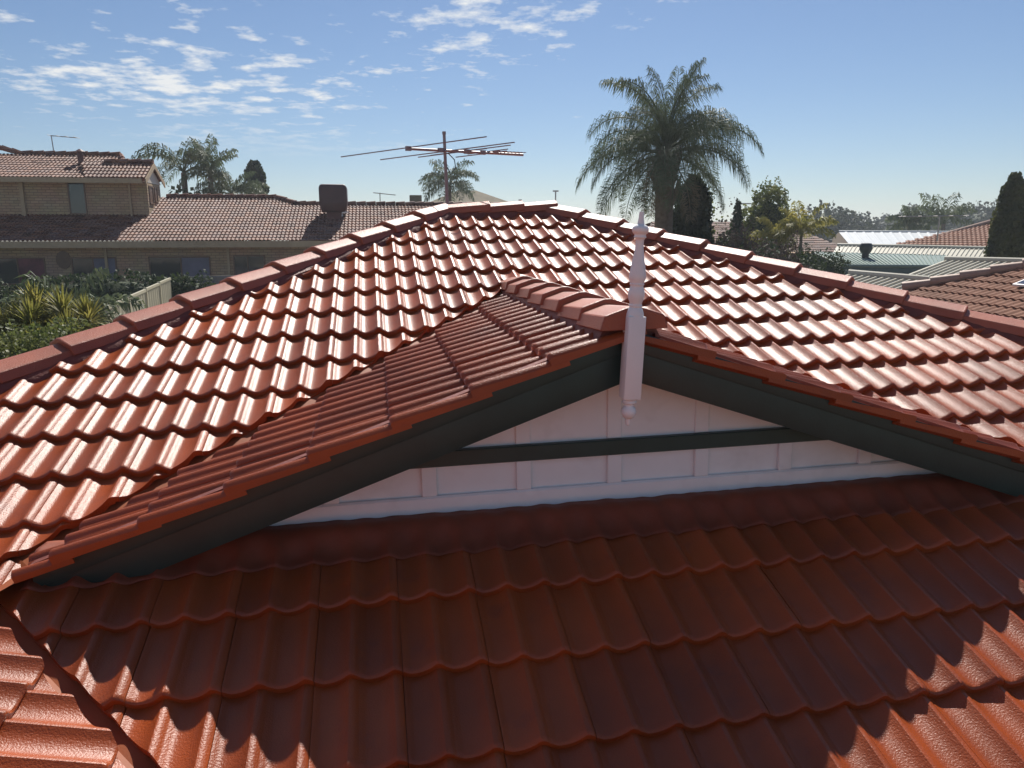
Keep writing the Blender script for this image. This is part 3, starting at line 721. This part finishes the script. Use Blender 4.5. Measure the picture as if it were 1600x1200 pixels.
    window(-14.9, -13.0, -2.1, -1.10, panes=((0, .5, 'glass'), (.5, 1, 'redblind')))
    window(-12.1, -10.5, -2.1, -1.10, panes=((0, .48, 'glass'), (.48, 1, 'blind')))
    window(-9.35, -7.1, -2.0, -1.09, panes=((0, .52, 'glass'), (.52, 1, 'blind')))
    window(-6.25, -5.05, -2.1, -1.05, panes=((0, .45, 'glass'), (.45, 1, 'glass')))
    for x in (-10.85, -6.42): B('downpipe', M['cream'], (x-.045, x+.045, 23.92, 23.99, gzz, -.70))
    B('downpipe', M['cream'], (-14.42, -14.28, 26.0, 26.09, .45, 1.75)); B('downpipe', M['cream'], (-10.42, -10.36, 26.0, 26.09, .45, 1.75))
    b = MB(); c = v(-12.54, 27.4, 2.5); b.tube([c, c+Vector((0, 0, .58))], .11, 10).tube([c+Vector((0, 0, .56)), c+Vector((0, 0, .66))], [.2, .04], 10); b.build('flue', mat('maroon_metal', (.10, .03, .03), .5), h)
    # porthole-like dark round vent on the wall
    b = MB(); c = v(-12.35, 23.97, -1.2); b.add([c+Vector((.26*math.cos(t*.3927), 0, .34*math.sin(t*.3927))) for t in range(16)]+[c+Vector((.26*math.cos(t*.3927), .03, .34*math.sin(t*.3927))) for t in range(16)], [tuple(range(16))]+[(i, i+16, (i+1) % 16+16, (i+1) % 16) for i in range(16)]); b.build('satellite_dish', M['brown'], h)
    # cooler on the roof
    k = empty('evaporative_cooler', (-2.42, 26.0, .46)); tag(k, 'maroon evaporative cooler box standing on the terracotta roof', 'air cooler')
    mm = mat('maroon_plastic', (.075, .028, .03), .5, var=.1)
    b = MB(); st = [(.42, .18), (.50, .24), (.56, .55), (.56, 1.15), (.53, 1.26), (.46, 1.31)]; vs = []
    for r, z in st: vs += [(-r, -r, z), (r, -r, z), (r, r, z), (-r, r, z)]
    b.add(vs, [(3, 2, 1, 0), (20, 21, 22, 23)]+[(i*4+j, i*4+(j+1) % 4, i*4+4+(j+1) % 4, i*4+4+j) for i in range(5) for j in range(4)])
    o = b.build('housing', mm, k); bevel(o.data, .05, 2)
    for s in (-1, 1): MB().box(-.42, .42, s*.555-.01, s*.555+.012, .56, 1.12).build('louvre_panel', mm, k)
    MB().box(-.30, .30, -.30, .30, -.3, .2).build('duct', mat('maroon_duct', (.13, .045, .04), .6), k)
    MB().tube([(.34, -.45, .02), (.34, -.45, .16), (.60, -.45, .19)], .03, 6).build('drain_pipe', M['white'], k)
neighbour()
def small_antenna(loc, h, arms, label, group=None, r=.02):
    o = empty('rooftop_antenna', loc); tag(o, label, 'antenna', group); MB().tube([(0, 0, -.4), (arms[3], 0, h)], r, 6).build('mast', M['metal'], o)
    b = MB(); L_, z, n = arms[:3]
    b.tube([(arms[3]-L_*arms[4], 0, h), (arms[3]+L_*(1-arms[4]), .1, h-z)], r*.8, 5).build('boom', M['metal'], o)
    for i in range(n):
        t = i/(n-1) if n > 1 else .5; x = arms[3]-L_*arms[4]+L_*t; MB().tube([(x, -.28, h-z*t), (x+.05, .3, h-z*t)], r*.5, 5).build('element', M['metal'], o)
small_antenna((-13.95, 28.6, 3.0), .80, (1.0, .06, 4, -.05, .05), 'thin antenna on the upper storey ridge at far left')
small_antenna((-.45, 40, .9), 1.25, (1.3, .12, 4, 0, .3), 'small distant antenna above the terracotta ridge beside the cooler', r=.03)

# olive hipped roof behind the neighbour
def far_hip(name, cx, cy, z0, z1, wx, wy, rid, mtl, label, wallm):
    h = empty(name, (cx, cy, gz(cx, cy))); tag(h, label, 'house'); o = -gz(cx, cy)
    b = MB(); vs = [(-wx, -wy, z0+o), (wx, -wy, z0+o), (wx, wy, z0+o), (-wx, wy, z0+o), (-rid, 0, z1+o), (rid, 0, z1+o)]
    b.add(vs, [(0, 1, 5, 4), (1, 2, 5), (2, 3, 4, 5), (3, 0, 4)]).build('roof', mtl, h)
    MB().box(-wx+.4, wx-.4, -wy+.4, wy-.4, -.3, z0+o-.02).build('wall', wallm, h); return h
olive = mat('olive_shingle', (.13, .105, .055), .85, col2=(.19, .15, .08), vscale=1.5, bump=.02, bscale=6)
hh = far_hip('hip_roof_house', 5.6, 47, .8, 2.72, 5.2, 4.5, .6, olive, 'house with olive brown hipped roof behind the small palm', M['brick'])
MB().box(-4.0, -3.2, -.6, .3, 5.0, 6.25).build('chimney', olive, hh)
palm('feather_palm', (3.75, 40.5, gz(3.7, 40)), 6.5, 'small feather palm behind the antenna mast', [(4, 75, 95, 1), (6, 55, 115, 1), (6, 25, 90, .9), (5, -5, 60, .8)], L=2.4, ll=.6, seed=21, wid=.07, n=30, lean=(.0, 0))
# palms and cypress behind the left house
palm('cane_palm', (-10.7, 36.6, gz(-11, 36)), 6.35, 'cane palm with arching fronds left of the upright one', [(4, 78, 105, 1), (6, 58, 125, 1.05), (5, 25, 90, .9)], L=2.9, ll=.6, seed=4, group='palms behind the brick house', wid=.08, n=30)
palm('cane_palm', (-9.45, 37.0, gz(-9, 36)), 6.2, 'tallest upright cane palm behind the brick house', [(4, 82, 40, 1), (5, 66, 70, 1), (4, 30, 100, .8)], L=2.4, ll=.55, seed=8, group='palms behind the brick house', wid=.08, n=32)
palm('cane_palm', (-8.5, 37.4, gz(-8, 36)), 5.4, 'low spreading cane palm beside the dark columnar cypress', [(4, 65, 70, .9), (7, 40, 80, 1.05), (6, 12, 50, 1)], L=2.3, ll=.6, seed=12, group='palms behind the brick house', wid=.08, n=32)
cypress('columnar_cypress', (-7.85, 42, gz(-8, 42)), 7.55, [(0, .5), (.3, .62), (.8, .60), (.93, .5), (1, .22)], M['cyp'], 'dark columnar cypress behind the terracotta ridge', n=2500, size=.22, seed=5)
bush('shrub', (-10.2, 36, gz(-10, 36)), 2.2, 1.2, 5.3, M['leaf_dark'], 'dark leafy mass at the foot of the cane palms', 'shrub', n=1800, size=.28, seed=31)

# ================================================================== fences and garden on the left
def fence(name, A, B, npan, mtl, label, H=1.8, rail=True):
    A, B = Vector(A), Vector(B); f = empty(name, (A.x, A.y, A.z-H)); tag(f, label, 'fence'); d = B-A; hd = Vector((d.x, d.y, 0)).normalized(); L = Vector((d.x, d.y, 0)).length/npan
    ang = math.atan2(hd.y, hd.x)
    for i in range(npan):
        p = d*i/npan+Vector((0, 0, H)); m = Matrix.Translation(p) @ Matrix.Rotation(ang, 4, 'Z')
        b = MB(); n = max(8, int(L/.09)); vs = []
        for k in range(n+1):
            x = .04+(L-.08)*k/n; y = (.014, -.014)[(k//2) % 2]; dz = d.z/npan*k/n; vs += [(x, y, -H+dz), (x, y, -.05+dz)]
        b.add([m @ Vector(q) for q in vs], [(2*k, 2*k+2, 2*k+3, 2*k+1) for k in range(n)]); b.build('panel', mtl, f)
        MB().box(0, L, -.03, .03, -.07, 0, m).build('rail', mtl, f)
        MB().box(-.035, .035, -.04, .04, -H, .015, m).build('post', mtl, f)
fence('steel_fence', (-6.16, 9.28, -1.66), (-7.32, 18.85, -1.60), 4, M['cream_metal'], 'cream ribbed steel fence running back beside the garden')
fence('steel_fence', (-7.2, 20.3, -1.66), (1.5, 22.2, -1.66), 4, M['grey_metal'], 'grey ribbed steel fence below the brick wall')
bush('hedge', (-9.6, 19.6, gz(-9, 19)), 3.4, .9, 2.0, M['leaf_dark'], 'long dark clipped hedge in front of the brick wall', 'hedge', n=4200, size=.13, seed=41, lumpy=.16)
bush('hedge', (-15.5, 20.0, gz(-15, 20)), 3.6, 1.0, 1.95, M['leaf_dark'], 'dark hedge at the far left under the windows', 'hedge', n=3000, size=.14, seed=42, lumpy=.18)
bush('climber', (-7.0, 19.6, gz(-7, 19)), .75, .6, 2.0, M['leaf_dark'], 'dark leafy climber at the corner where the fences meet', 'shrub', n=1500, size=.11, seed=43)
def rosette_plant(name, loc, heads, label, seed, mtl, n=60, ln=.75, wid=.045, group=None):
    rs = random.Random(seed); r = empty(name, loc); tag(r, label, 'plant', group)
    for hx, hy, hz in heads:
        MB().tube([(hx*.2, hy*.2, 0), (hx*.7, hy*.7, hz*.6), (hx, hy, hz)], [.06, .05, .04], 7).build('stem', M['bark'], r)
        b = MB()
        for i in range(n):
            a = rs.uniform(0, 6.28); el = R_(rs.uniform(-15, 88)); l = ln*rs.uniform(.75, 1.15); d = Vector((math.cos(a)*math.cos(el), math.sin(a)*math.cos(el), math.sin(el)))
            s = Vector((-math.sin(a), math.cos(a), 0))*wid*rs.uniform(.7, 1.1); p = Vector((hx, hy, hz)); q = p+d*l*.55; e = q+(d+Vector((0, 0, -.35*math.cos(el)-.05))).normalized()*l*.45
            b.add([p-s*.3, p+s*.3, q-s*.5, q+s*.5, e], [(0, 1, 3, 2), (2, 3, 4)])
        b.build('leaf_head', mtl, r)
    return r
rosette_plant('dracaena', (-5.95, 5.6, gz(-6, 5.6)), [(-.1, 0, 1.95), (.28, .25, 2.1), (.5, -.2, 1.75), (-.45, .3, 1.85), (.1, -.4, 1.6), (-.2, .5, 2.15), (.62, .3, 1.95), (-.6, -.2, 1.6), (.0, .2, 1.7)], 'tall yellow green spiky plant in the garden at left', 51, M['leaf_yellow'], n=170, ln=.47, wid=.038)
rosette_plant('dracaena', (-6.9, 5.7, gz(-7, 5.7)), [(0, 0, 1.7), (.35, .1, 1.75), (-.3, .2, 1.85), (.3, -.3, 1.5), (.55, .3, 1.6)], 'spiky green plant cut by the left picture edge', 52, M['leaf_yellow'], n=130, ln=.47, wid=.038)
palm('garden_palm', (-5.95, 6.9, gz(-5.9, 7)), 1.85, 'young palm with pale fronds in front of the hedge', [(3, 78, 60, 1), (4, 50, 80, 1.1), (4, 20, 80, 1)], L=1.15, ll=.42, seed=14, wid=.05, n=26, hang=.9, trunk_r=(.07, .05))
bush('leafy_shrub', (-5.1, 3.3, gz(-5, 3.3)), 1.25, 1.1, 2.2, M['leaf_mid'], 'broad green leafy shrub just below the red hip', 'shrub', n=22000, size=.05, seed=61)
bush('leafy_shrub', (-6.1, 3.9, gz(-6, 3.9)), 1.1, 1.0, 2.0, M['leaf_dark'], 'dark shrub under the spiky plants at the left edge', 'shrub', n=12000, size=.055, seed=62)
bush('leafy_shrub', (-5.35, 5.0, gz(-5, 5)), .8, .8, 1.75, M['leaf_mid'], 'light green shrub between the spiky plant and steel fence', 'shrub', n=12000, size=.05, seed=63)
bush('leafy_shrub', (-7.6, 9.0, gz(-7, 9)), 1.6, 1.4, 1.75, M['leaf_dark'], 'dark shrub behind the spiky plants', 'shrub', n=3500, size=.12, seed=64)

# ================================================================== trees behind the right hip
palm('queen_palm', (7.95, 15.1, gz(8, 15)), 6.1, 'large queen palm with drooping crown behind the red hip', [(4, 87, 38, .92), (6, 78, 85, 1.0), (9, 60, 125, 1.1), (10, 40, 112, 1.08), (9, 16, 92, 1.02), (7, -10, 70, .95), (3, -38, 44, .8)], L=3.0, ll=.66, trunk_r=(.30, .28), hang=1.5, n=120, seed=3, skirt=60, wid=.022)
cypress('round_conifer', (9.55, 16.7, gz(9.5, 16.7)), 5.7, [(0, .55), (.4, .68), (.7, .66), (.88, .5), (1, .15)], M['cyp'], 'dense dark conifer directly right of the queen palm trunk', n=7000, size=.12, seed=71)
cypress('small_conifer', (12.55, 19.6, gz(12, 19)), 5.15, [(0, .45), (.5, .36), (.8, .22), (1, .04)], M['cyp'], 'small dark pointed conifer in front of the tiled roof', n=1800, size=.12, seed=72)
bush('bushy_tree', (15.3, 22.7, gz(15, 22)), 1.0, 1.0, 6.0, M['leaf_mid'], 'rounded green bushy tree right of the pointed conifer', 'tree', n=11000, size=.10, seed=73, zc=.6, lumpy=.3)
bush('bare_tree', (10.3, 17.2, gz(10, 17)), .55, .5, 5.2, M['leaf_mid'], 'sparse tree with fine leaves behind the dark conifer', 'tree', n=650, size=.10, seed=74, zc=.55, core=False, lumpy=.5)
bush('twiggy_tree', (11.4, 18.5, gz(11, 18)), .75, .7, 4.75, M['dryleaf'], 'thin twiggy tree left of the small pointed conifer', 'tree', n=500, size=.09, seed=75, zc=.6, core=False, lumpy=.5)
palm('golden_palm', (15.6, 20.3, gz(15, 20)), 3.9, 'golden green cane palm above the dark shrubs', [(5, 78, 55, 1), (7, 52, 85, 1), (6, 22, 70, .9)], L=1.5, ll=.42, seed=16, mtl='leaf_yellow', wid=.06, n=28, hang=.8, trunk_r=(.08, .06))
palm('golden_palm', (14.7, 20.6, gz(14, 20)), 3.75, 'smaller golden palm beside the bushy tree', [(4, 75, 60, .9), (6, 45, 80, .9), (5, 15, 60, .8)], L=1.3, ll=.4, seed=17, mtl='leaf_yellow', wid=.06, n=26, hang=.8, trunk_r=(.08, .06))
i = 0
for x, y, rx, hh_, m_, lab in ((8.9, 12.6, .9, 3.75, 'dryleaf', 'brown twiggy shrub lowest against the red hip'), (10.3, 12.4, 1.0, 3.55, 'dryleaf', 'brown twiggy shrub in the middle of the hedge row'), (11.6, 13.4, .9, 3.1, 'leaf_dark', 'dark shrub near the green metal roof'), (12.6, 17.4, 1.3, 3.5, 'leaf_dark', 'dark shrub under the small pointed conifer'), (14.6, 18.0, 1.3, 3.3, 'leaf_dark', 'dark glossy shrub under the golden palms'), (16.3, 18.9, .9, 3.05, 'leaf_dark', 'dark shrub at the left end of the green roof'), (9.9, 15.0, 1.1, 3.7, 'leaf_dark', 'dark shrub at the foot of the round conifer')):
    i += 1; bush('screen_shrub', (x, y, gz(x, y)), rx, rx*.9, hh_, M[m_], lab, 'shrub', n=6000, size=.085, seed=80+i, group='shrubs behind the right hip', zc=.55)

# tiled roof glimpsed behind the palms
def glimpsed():
    x, y = 20.5, 36; g = gz(x, y); h = empty('tiled_roof_house', (x, y, g)); tag(h, 'house with sunlit tiled roof glimpsed between the palm and conifers', 'house')
    pc, ps = math.cos(R_(22)), math.sin(R_(22))
    wave_roof('roof_tiles', (0, 0, .42-g), Vector((1, 0, 0)), Vector((0, -pc, -ps)), Vector((0, -ps, pc)), lambda d: (-5.2-d*.6, 2.6+d*.6), 14, .32, M['terracotta'], h, per=5)
    MB().add([(-5.2, 0, .45-g), (2.6, 0, .45-g), (6.5, 4.5, -1.3-g), (-9, 4.5, -1.3-g)], [(0, 1, 2, 3)]).build('rear_roof', M['terracotta'], h)
    MB().box(-7, 5, -3.6, 4, -.3, -1.35-g).build('wall', M['brick'], h)
glimpsed()

# ================================================================== roofs on the right
M['white_metal'] = mat('pale_grey_steel_roof', (.50, .52, .52), .45, var=.05, vscale=.8)
M['green_metal'] = mat('pale_green_steel_roof', (.22, .29, .25), .45, var=.08, vscale=1.2)
M['cream_roof'] = mat('cream_steel_roof', (.50, .47, .37), .55, var=.08, vscale=1.)
M['slate_wall'] = mat('blue_green_wall', (.10, .15, .15), .7, var=.08)
M['tan_wall'] = mat('tan_rendered_wall', (.30, .22, .16), .8, var=.1)
def rib_house(name, label, A, B, Cc, D, mtl, wallm, back=3., pitch=.25, ridge=True, cat='house', drop=.0):
    A, B, Cc, D = map(Vector, (A, B, Cc, D)); c = (Cc+D)/2; g = gz(c.x, c.y); h = empty(name, (c.x, c.y, g)); tag(h, label, cat); o = Vector(h.location)
    rib_roof('roof_sheet', A-o, B-o, Cc-o, D-o, mtl, h, pitch)
    bk = (A-D); bk.z = 0; bk = bk.normalized()*back; dz = Vector((0, 0, -(A.z-D.z)/max(.1, (Vector((A.x, A.y, 0))-Vector((D.x, D.y, 0))).length)*back))
    rib_roof('rear_sheet', A-o, B-o, B+bk+dz-o, A+bk+dz-o, mtl, h, pitch)
    if ridge: MB().tube([A-o+Vector((0, 0, .03)), B-o+Vector((0, 0, .03))], .09, 8).build('ridge_capping', mtl, h)
    # walls: front under the lower edge and a gable on each end
    for P, Q in ((D, Cc), (Cc, B), (B, B+bk+dz), (A, D), (A+bk+dz, A)):
        i_ = Vector((0, 0, .03)); MB().add([P-o-i_, Q-o-i_, Vector((Q.x, Q.y, g-.3))-o, Vector((P.x, P.y, g-.3))-o], [(0, 1, 2, 3)]).build('wall', wallm, h)
    MB().tube([D-o, Cc-o], .06, 6).build('gutter', mtl, h)
    return h
rib_house('steel_roof_house', 'far house with pale grey steel roof below the tree line', (31.9, 43.1, -.15), (38.5, 38.5, -.2), (33.0, 31.0, -1.1), (27.2, 34.3, -1.1), M['white_metal'], M['tan_wall'], 5, .5)
rib_house('steel_roof_shed', 'shed with pale steel roof and white ridge behind the green roof', (20.0, 24.7, -.78), (26.0, 20.5, -.90), (23.2, 18.0, -1.42), (17.6, 21.6, -1.42), M['cream_roof'], M['slate_wall'], 2.5, .16, cat='shed')
rib_house('green_roof_shed', 'low shed with green ribbed roof and a round vent', (16.95, 21.6, -.98), (21.3, 19.4, -1.08), (20.2, 17.9, -1.42), (16.35, 18.6, -1.40), M['green_metal'], M['slate_wall'], 1.5, .15, ridge=False, cat='shed')
k = empty('roof_vent', (18.15, 19.9, -1.22)); tag(k, 'dark roof vent cowl on the green ribbed roof', 'vent')
MB().lathe([(.13, -.1), (.13, .22), (.2, .30), (.24, .42), (.24, .54), (.19, .62), (.05, .64)], 0, 0, 14).build('cowl', mat('dark_vent_metal', (.05, .055, .06), .5), k, smooth=40); MB().box(-.22, .22, -.22, .22, -.12, -.02).build('flashing', M['green_metal'], k)
rib_house('cream_roof_shed', 'garage with cream ribbed roof right behind the brown tiles', (14.56, 11.24, -.93), (19.1, 7.23, -1.0), (15.6, 5.6, -1.68), (11.06, 9.6, -1.61), M['cream_roof'], M['tan_wall'], 2, .15, cat='shed')
rib_house('cream_roof_shed', 'smaller shed with cream ribbed roof nearest the red hip', (10.99, 10.15, -1.21), (12.45, 9.1, -1.33), (10.2, 8.05, -1.75), (8.7, 9.1, -1.63), M['cream_roof'], M['tan_wall'], 1.5, .15, cat='shed')
def near_tiles():
    O = Vector((10.81, 7.83, -1.46)); k = .36; h = empty('brown_tile_house', (14, 4, gz(14, 4))); tag(h, 'house with brown ribbed tile roof at the right picture edge', 'house'); o = Vector(h.location)
    top = O+Vector((6.5, -6.5, 6.5*k)); pc, ps = math.cos(math.atan(k)), math.sin(math.atan(k))
    Lr = 6.5/pc
    # face towards -x: u along -y, d down along -x from the top of the hip
    ext = 7/pc
    wave_roof('roof_tiles', top-o, Vector((0, -1, 0)), Vector((-pc, 0, -ps)), Vector((-ps, 0, pc)), lambda d: (-d*pc+.02, 10), int((ext+2)/.34), .34, M['browntile'], h, per=7, period=.19, amp=.03)
    n = 17; d = Vector((6.5, -6.5, 6.5*k))/n
    for i in range(n):
        a = O-o+d*i; MB().tube([a+d*1.02+Vector((0, 0, .05)), a+Vector((0, 0, .085))], [.095, .115], 8).build('hip_cap', M['capr'], h, smooth=50)
    MB().add([O-o-d*2, top-o, top-o+Vector((6, 6, -6*k)), O-o-d*2+Vector((14, 0, 0))], [(0, 1, 2, 3)]).build('rear_roof', M['browntile'], h)
    MB().box(-4.5, 8, -8, 4.4, -.3, -2.45-h.location.z).build('wall', M['brick'], h)
    p = empty('solar_panel', (11.85, 5.44, -1.08))
    p.rotation_euler = (0, -math.atan(k), 0); tag(p, 'dark solar panel on the brown tile roof at the right edge', 'solar panel')
    MB().box(-.5, .5, -1.6, 0, .06, .10).build('frame', M['white'], p); MB().box(-.46, .46, -1.56, -.04, .1005, .104).build('cells', mat('solar_glass', (.015, .02, .05), .15), p)
M['capr'] = mat('pale_brown_ridge_cap', (.36, .22, .16), .6, var=.1)
near_tiles()
def far_brown():
    O = Vector((26.3, 28.6, -.92)); h = empty('brown_hip_house', (30, 26, gz(30, 26))); tag(h, 'house with brown hipped tile roof behind the tall cypress', 'house'); o = Vector(h.location); k = .33
    pc, ps = math.cos(math.atan(k)), math.sin(math.atan(k)); W1 = Vector((.8, -.6, 0)); dn_ = Vector((-.6, -.8, 0))
    top = O+W1*4.4+(-dn_)*4.0*0+Vector((0, 0, 1.35)); ed = (dn_*pc+Vector((0, 0, -ps))); en = (dn_*ps*1+Vector((0, 0, pc)))
    wave_roof('roof_tiles', top-o-dn_*3.4, W1, ed, en, lambda d: (-1.25*d, 7), 14, .33, M['browntile'], h, per=5, period=.2)
    MB().tube([O-o+Vector((0, 0, .05)), top-o-dn_*3.4+Vector((0, 0, .08))], .12, 8).tube([top-o-dn_*3.4+Vector((0, 0, .08)), top-o-dn_*3.4+W1*7+Vector((0, 0, .08))], .12, 8).build('hip_capping', M['capr'], h)
    MB().add([top-o-dn_*3.4, top-o-dn_*3.4+W1*7, top-o-dn_*8+W1*9-Vector((0, 0, 1.7)), top-o-dn_*8-W1*5-Vector((0, 0, 1.7))], [(0, 1, 2, 3)]).build('rear_roof', M['browntile'], h)
    m = Matrix.Rotation(math.atan2(W1.y, W1.x), 4, 'Z'); MB().box(-4, 9, -2, 6, -.3, 2.9, m).build('wall', M['brick'], h)
far_brown()
cypress('tall_cypress', (19.62, 14.8, gz(19.7, 14.7)), 6.05, [(0, .46), (.35, .58), (.6, .56), (.8, .42), (.93, .30), (1, .12)], M['cyp_gold'], 'tall golden green columnar cypress at the right edge', n=9000, size=.10, seed=91, lean=(.12, 0))
small_antenna((25.5, 25.2, -.2), .75, (3.3, -.05, 5, 0, .6), 'long white antenna above the brown hipped roof', r=.035)
palm('feather_palm', (41.0, 44.0, gz(30, 46)), 5.1, 'taller feather palm rising above the grey steel roof', [(3, 68, 40, 1.1), (5, 50, 60, 1), (5, 20, 60, .9)], L=2.7, ll=.8, seed=33, wid=.11, n=26)
palm('feather_palm', (39.3, 45.5, gz(30, 46)), 4.9, 'shorter bushy palm left of the taller feather palm', [(4, 80, 50, .8), (6, 55, 80, .8), (6, 20, 60, .8)], L=2.4, ll=.8, seed=34, wid=.11, n=26)
# poles
def pole(loc, h, label, kind, arm):
    o = empty('light_pole' if kind == 'light' else 'power_pole', loc); tag(o, label, 'pole'); g = gz(loc[0], loc[1])
    MB().tube([(0, 0, 0), (0, 0, h)], [.09, .06], 8).build('shaft', M['metal'], o)
    MB().box(-arm/2, arm/2, -.08, .08, h, h+.12).build('lamp_head' if kind == 'light' else 'cross_arm', M['metal'], o)
pole((28.3, 45.3, gz(28, 45)), 7.25, 'slim pole with cross arm behind the bushy tree', 'power', .9)
pole((35.2, 64.3, gz(30, 64)), 7.2, 'distant pole seen beside the small pointed conifer', 'power', 1.2)
pole((15.2, 60.9, gz(15, 60)), 7.6, 'light pole left of the queen palm', 'light', .5)
pole((13.9, 71.4, gz(14, 70)), 7.2, 'shortest distant pole above the red ridge', 'light', .35)
# far tree line
i = 0
for px_, D, w, top, lab in ((1268, 120, 6, 3.2, 'leftmost far tree of the skyline behind the golden palm'), (1303, 150, 6, 3.4, 'dark far tree just right of the golden palm'), (1340, 210, 7, 1.9, 'low far tree left of the pointed pine'), (1378, 200, 7, 2.6, 'rounded far tree right of the pointed pine'), (1402, 190, 6, 4.6, 'far umbrella shaped tree in the skyline middle'), (1425, 180, 6, 4.0, 'far dark tree next to the feather palms'), (1475, 170, 8, 2.6, 'pale far tree right of the feather palms'), (1508, 160, 8, 3.8, 'broad far tree above the long antenna'), (1538, 150, 8, 5.0, 'tallest far tree left of the tall cypress'), (1600, 160, 9, 4.8, 'far tree right of the tall cypress'), (1320, 260, 10, 1.4, 'faint low far tree on the horizon'), (1450, 240, 10, 2.2, 'faint far tree behind the feather palms')):
    i += 1; v = CF+CR*((px_-800)/FPX); v.z = 0; v.normalize(); x, y = CAM.x+v.x*D, CAM.y+v.y*D; g = gz(x, y)
    bush('skyline_tree', (x, y, g), w, w, top-g, M['gumleaf'], lab, 'tree', n=3000, size=.55, seed=120+i, group='skyline trees', zc=.45, lumpy=.36)
v = CF+CR*((1357-800)/FPX); v.z = 0; v.normalize(); x, y = CAM.x+v.x*220, CAM.y+v.y*220
cypress('norfolk_pine', (x, y, gz(x, y)), 8.6, [(0, 3), (.5, 2.4), (1, .1)], M['gumleaf'], 'pointed far pine standing on the skyline', n=900, size=.9, seed=140)

# ================================================================== air
hz = MB().box(-420, 420, -60, 520, -6.5, 14); hm = bpy.data.materials.new('thin_summer_haze'); hm.use_nodes = True; nt = hm.node_tree
nt.nodes.remove(nt.nodes['Principled BSDF']); pv = nt.nodes.new('ShaderNodeVolumePrincipled'); pv.inputs['Color'].default_value = (.86, .92, 1, 1); pv.inputs['Density'].default_value = .0009
pv.inputs['Anisotropy'].default_value = .35; nt.links.new(pv.outputs[0], nt.nodes['Material Output'].inputs['Volume'])
tag(hz.build('haze', hm), kind='stuff')
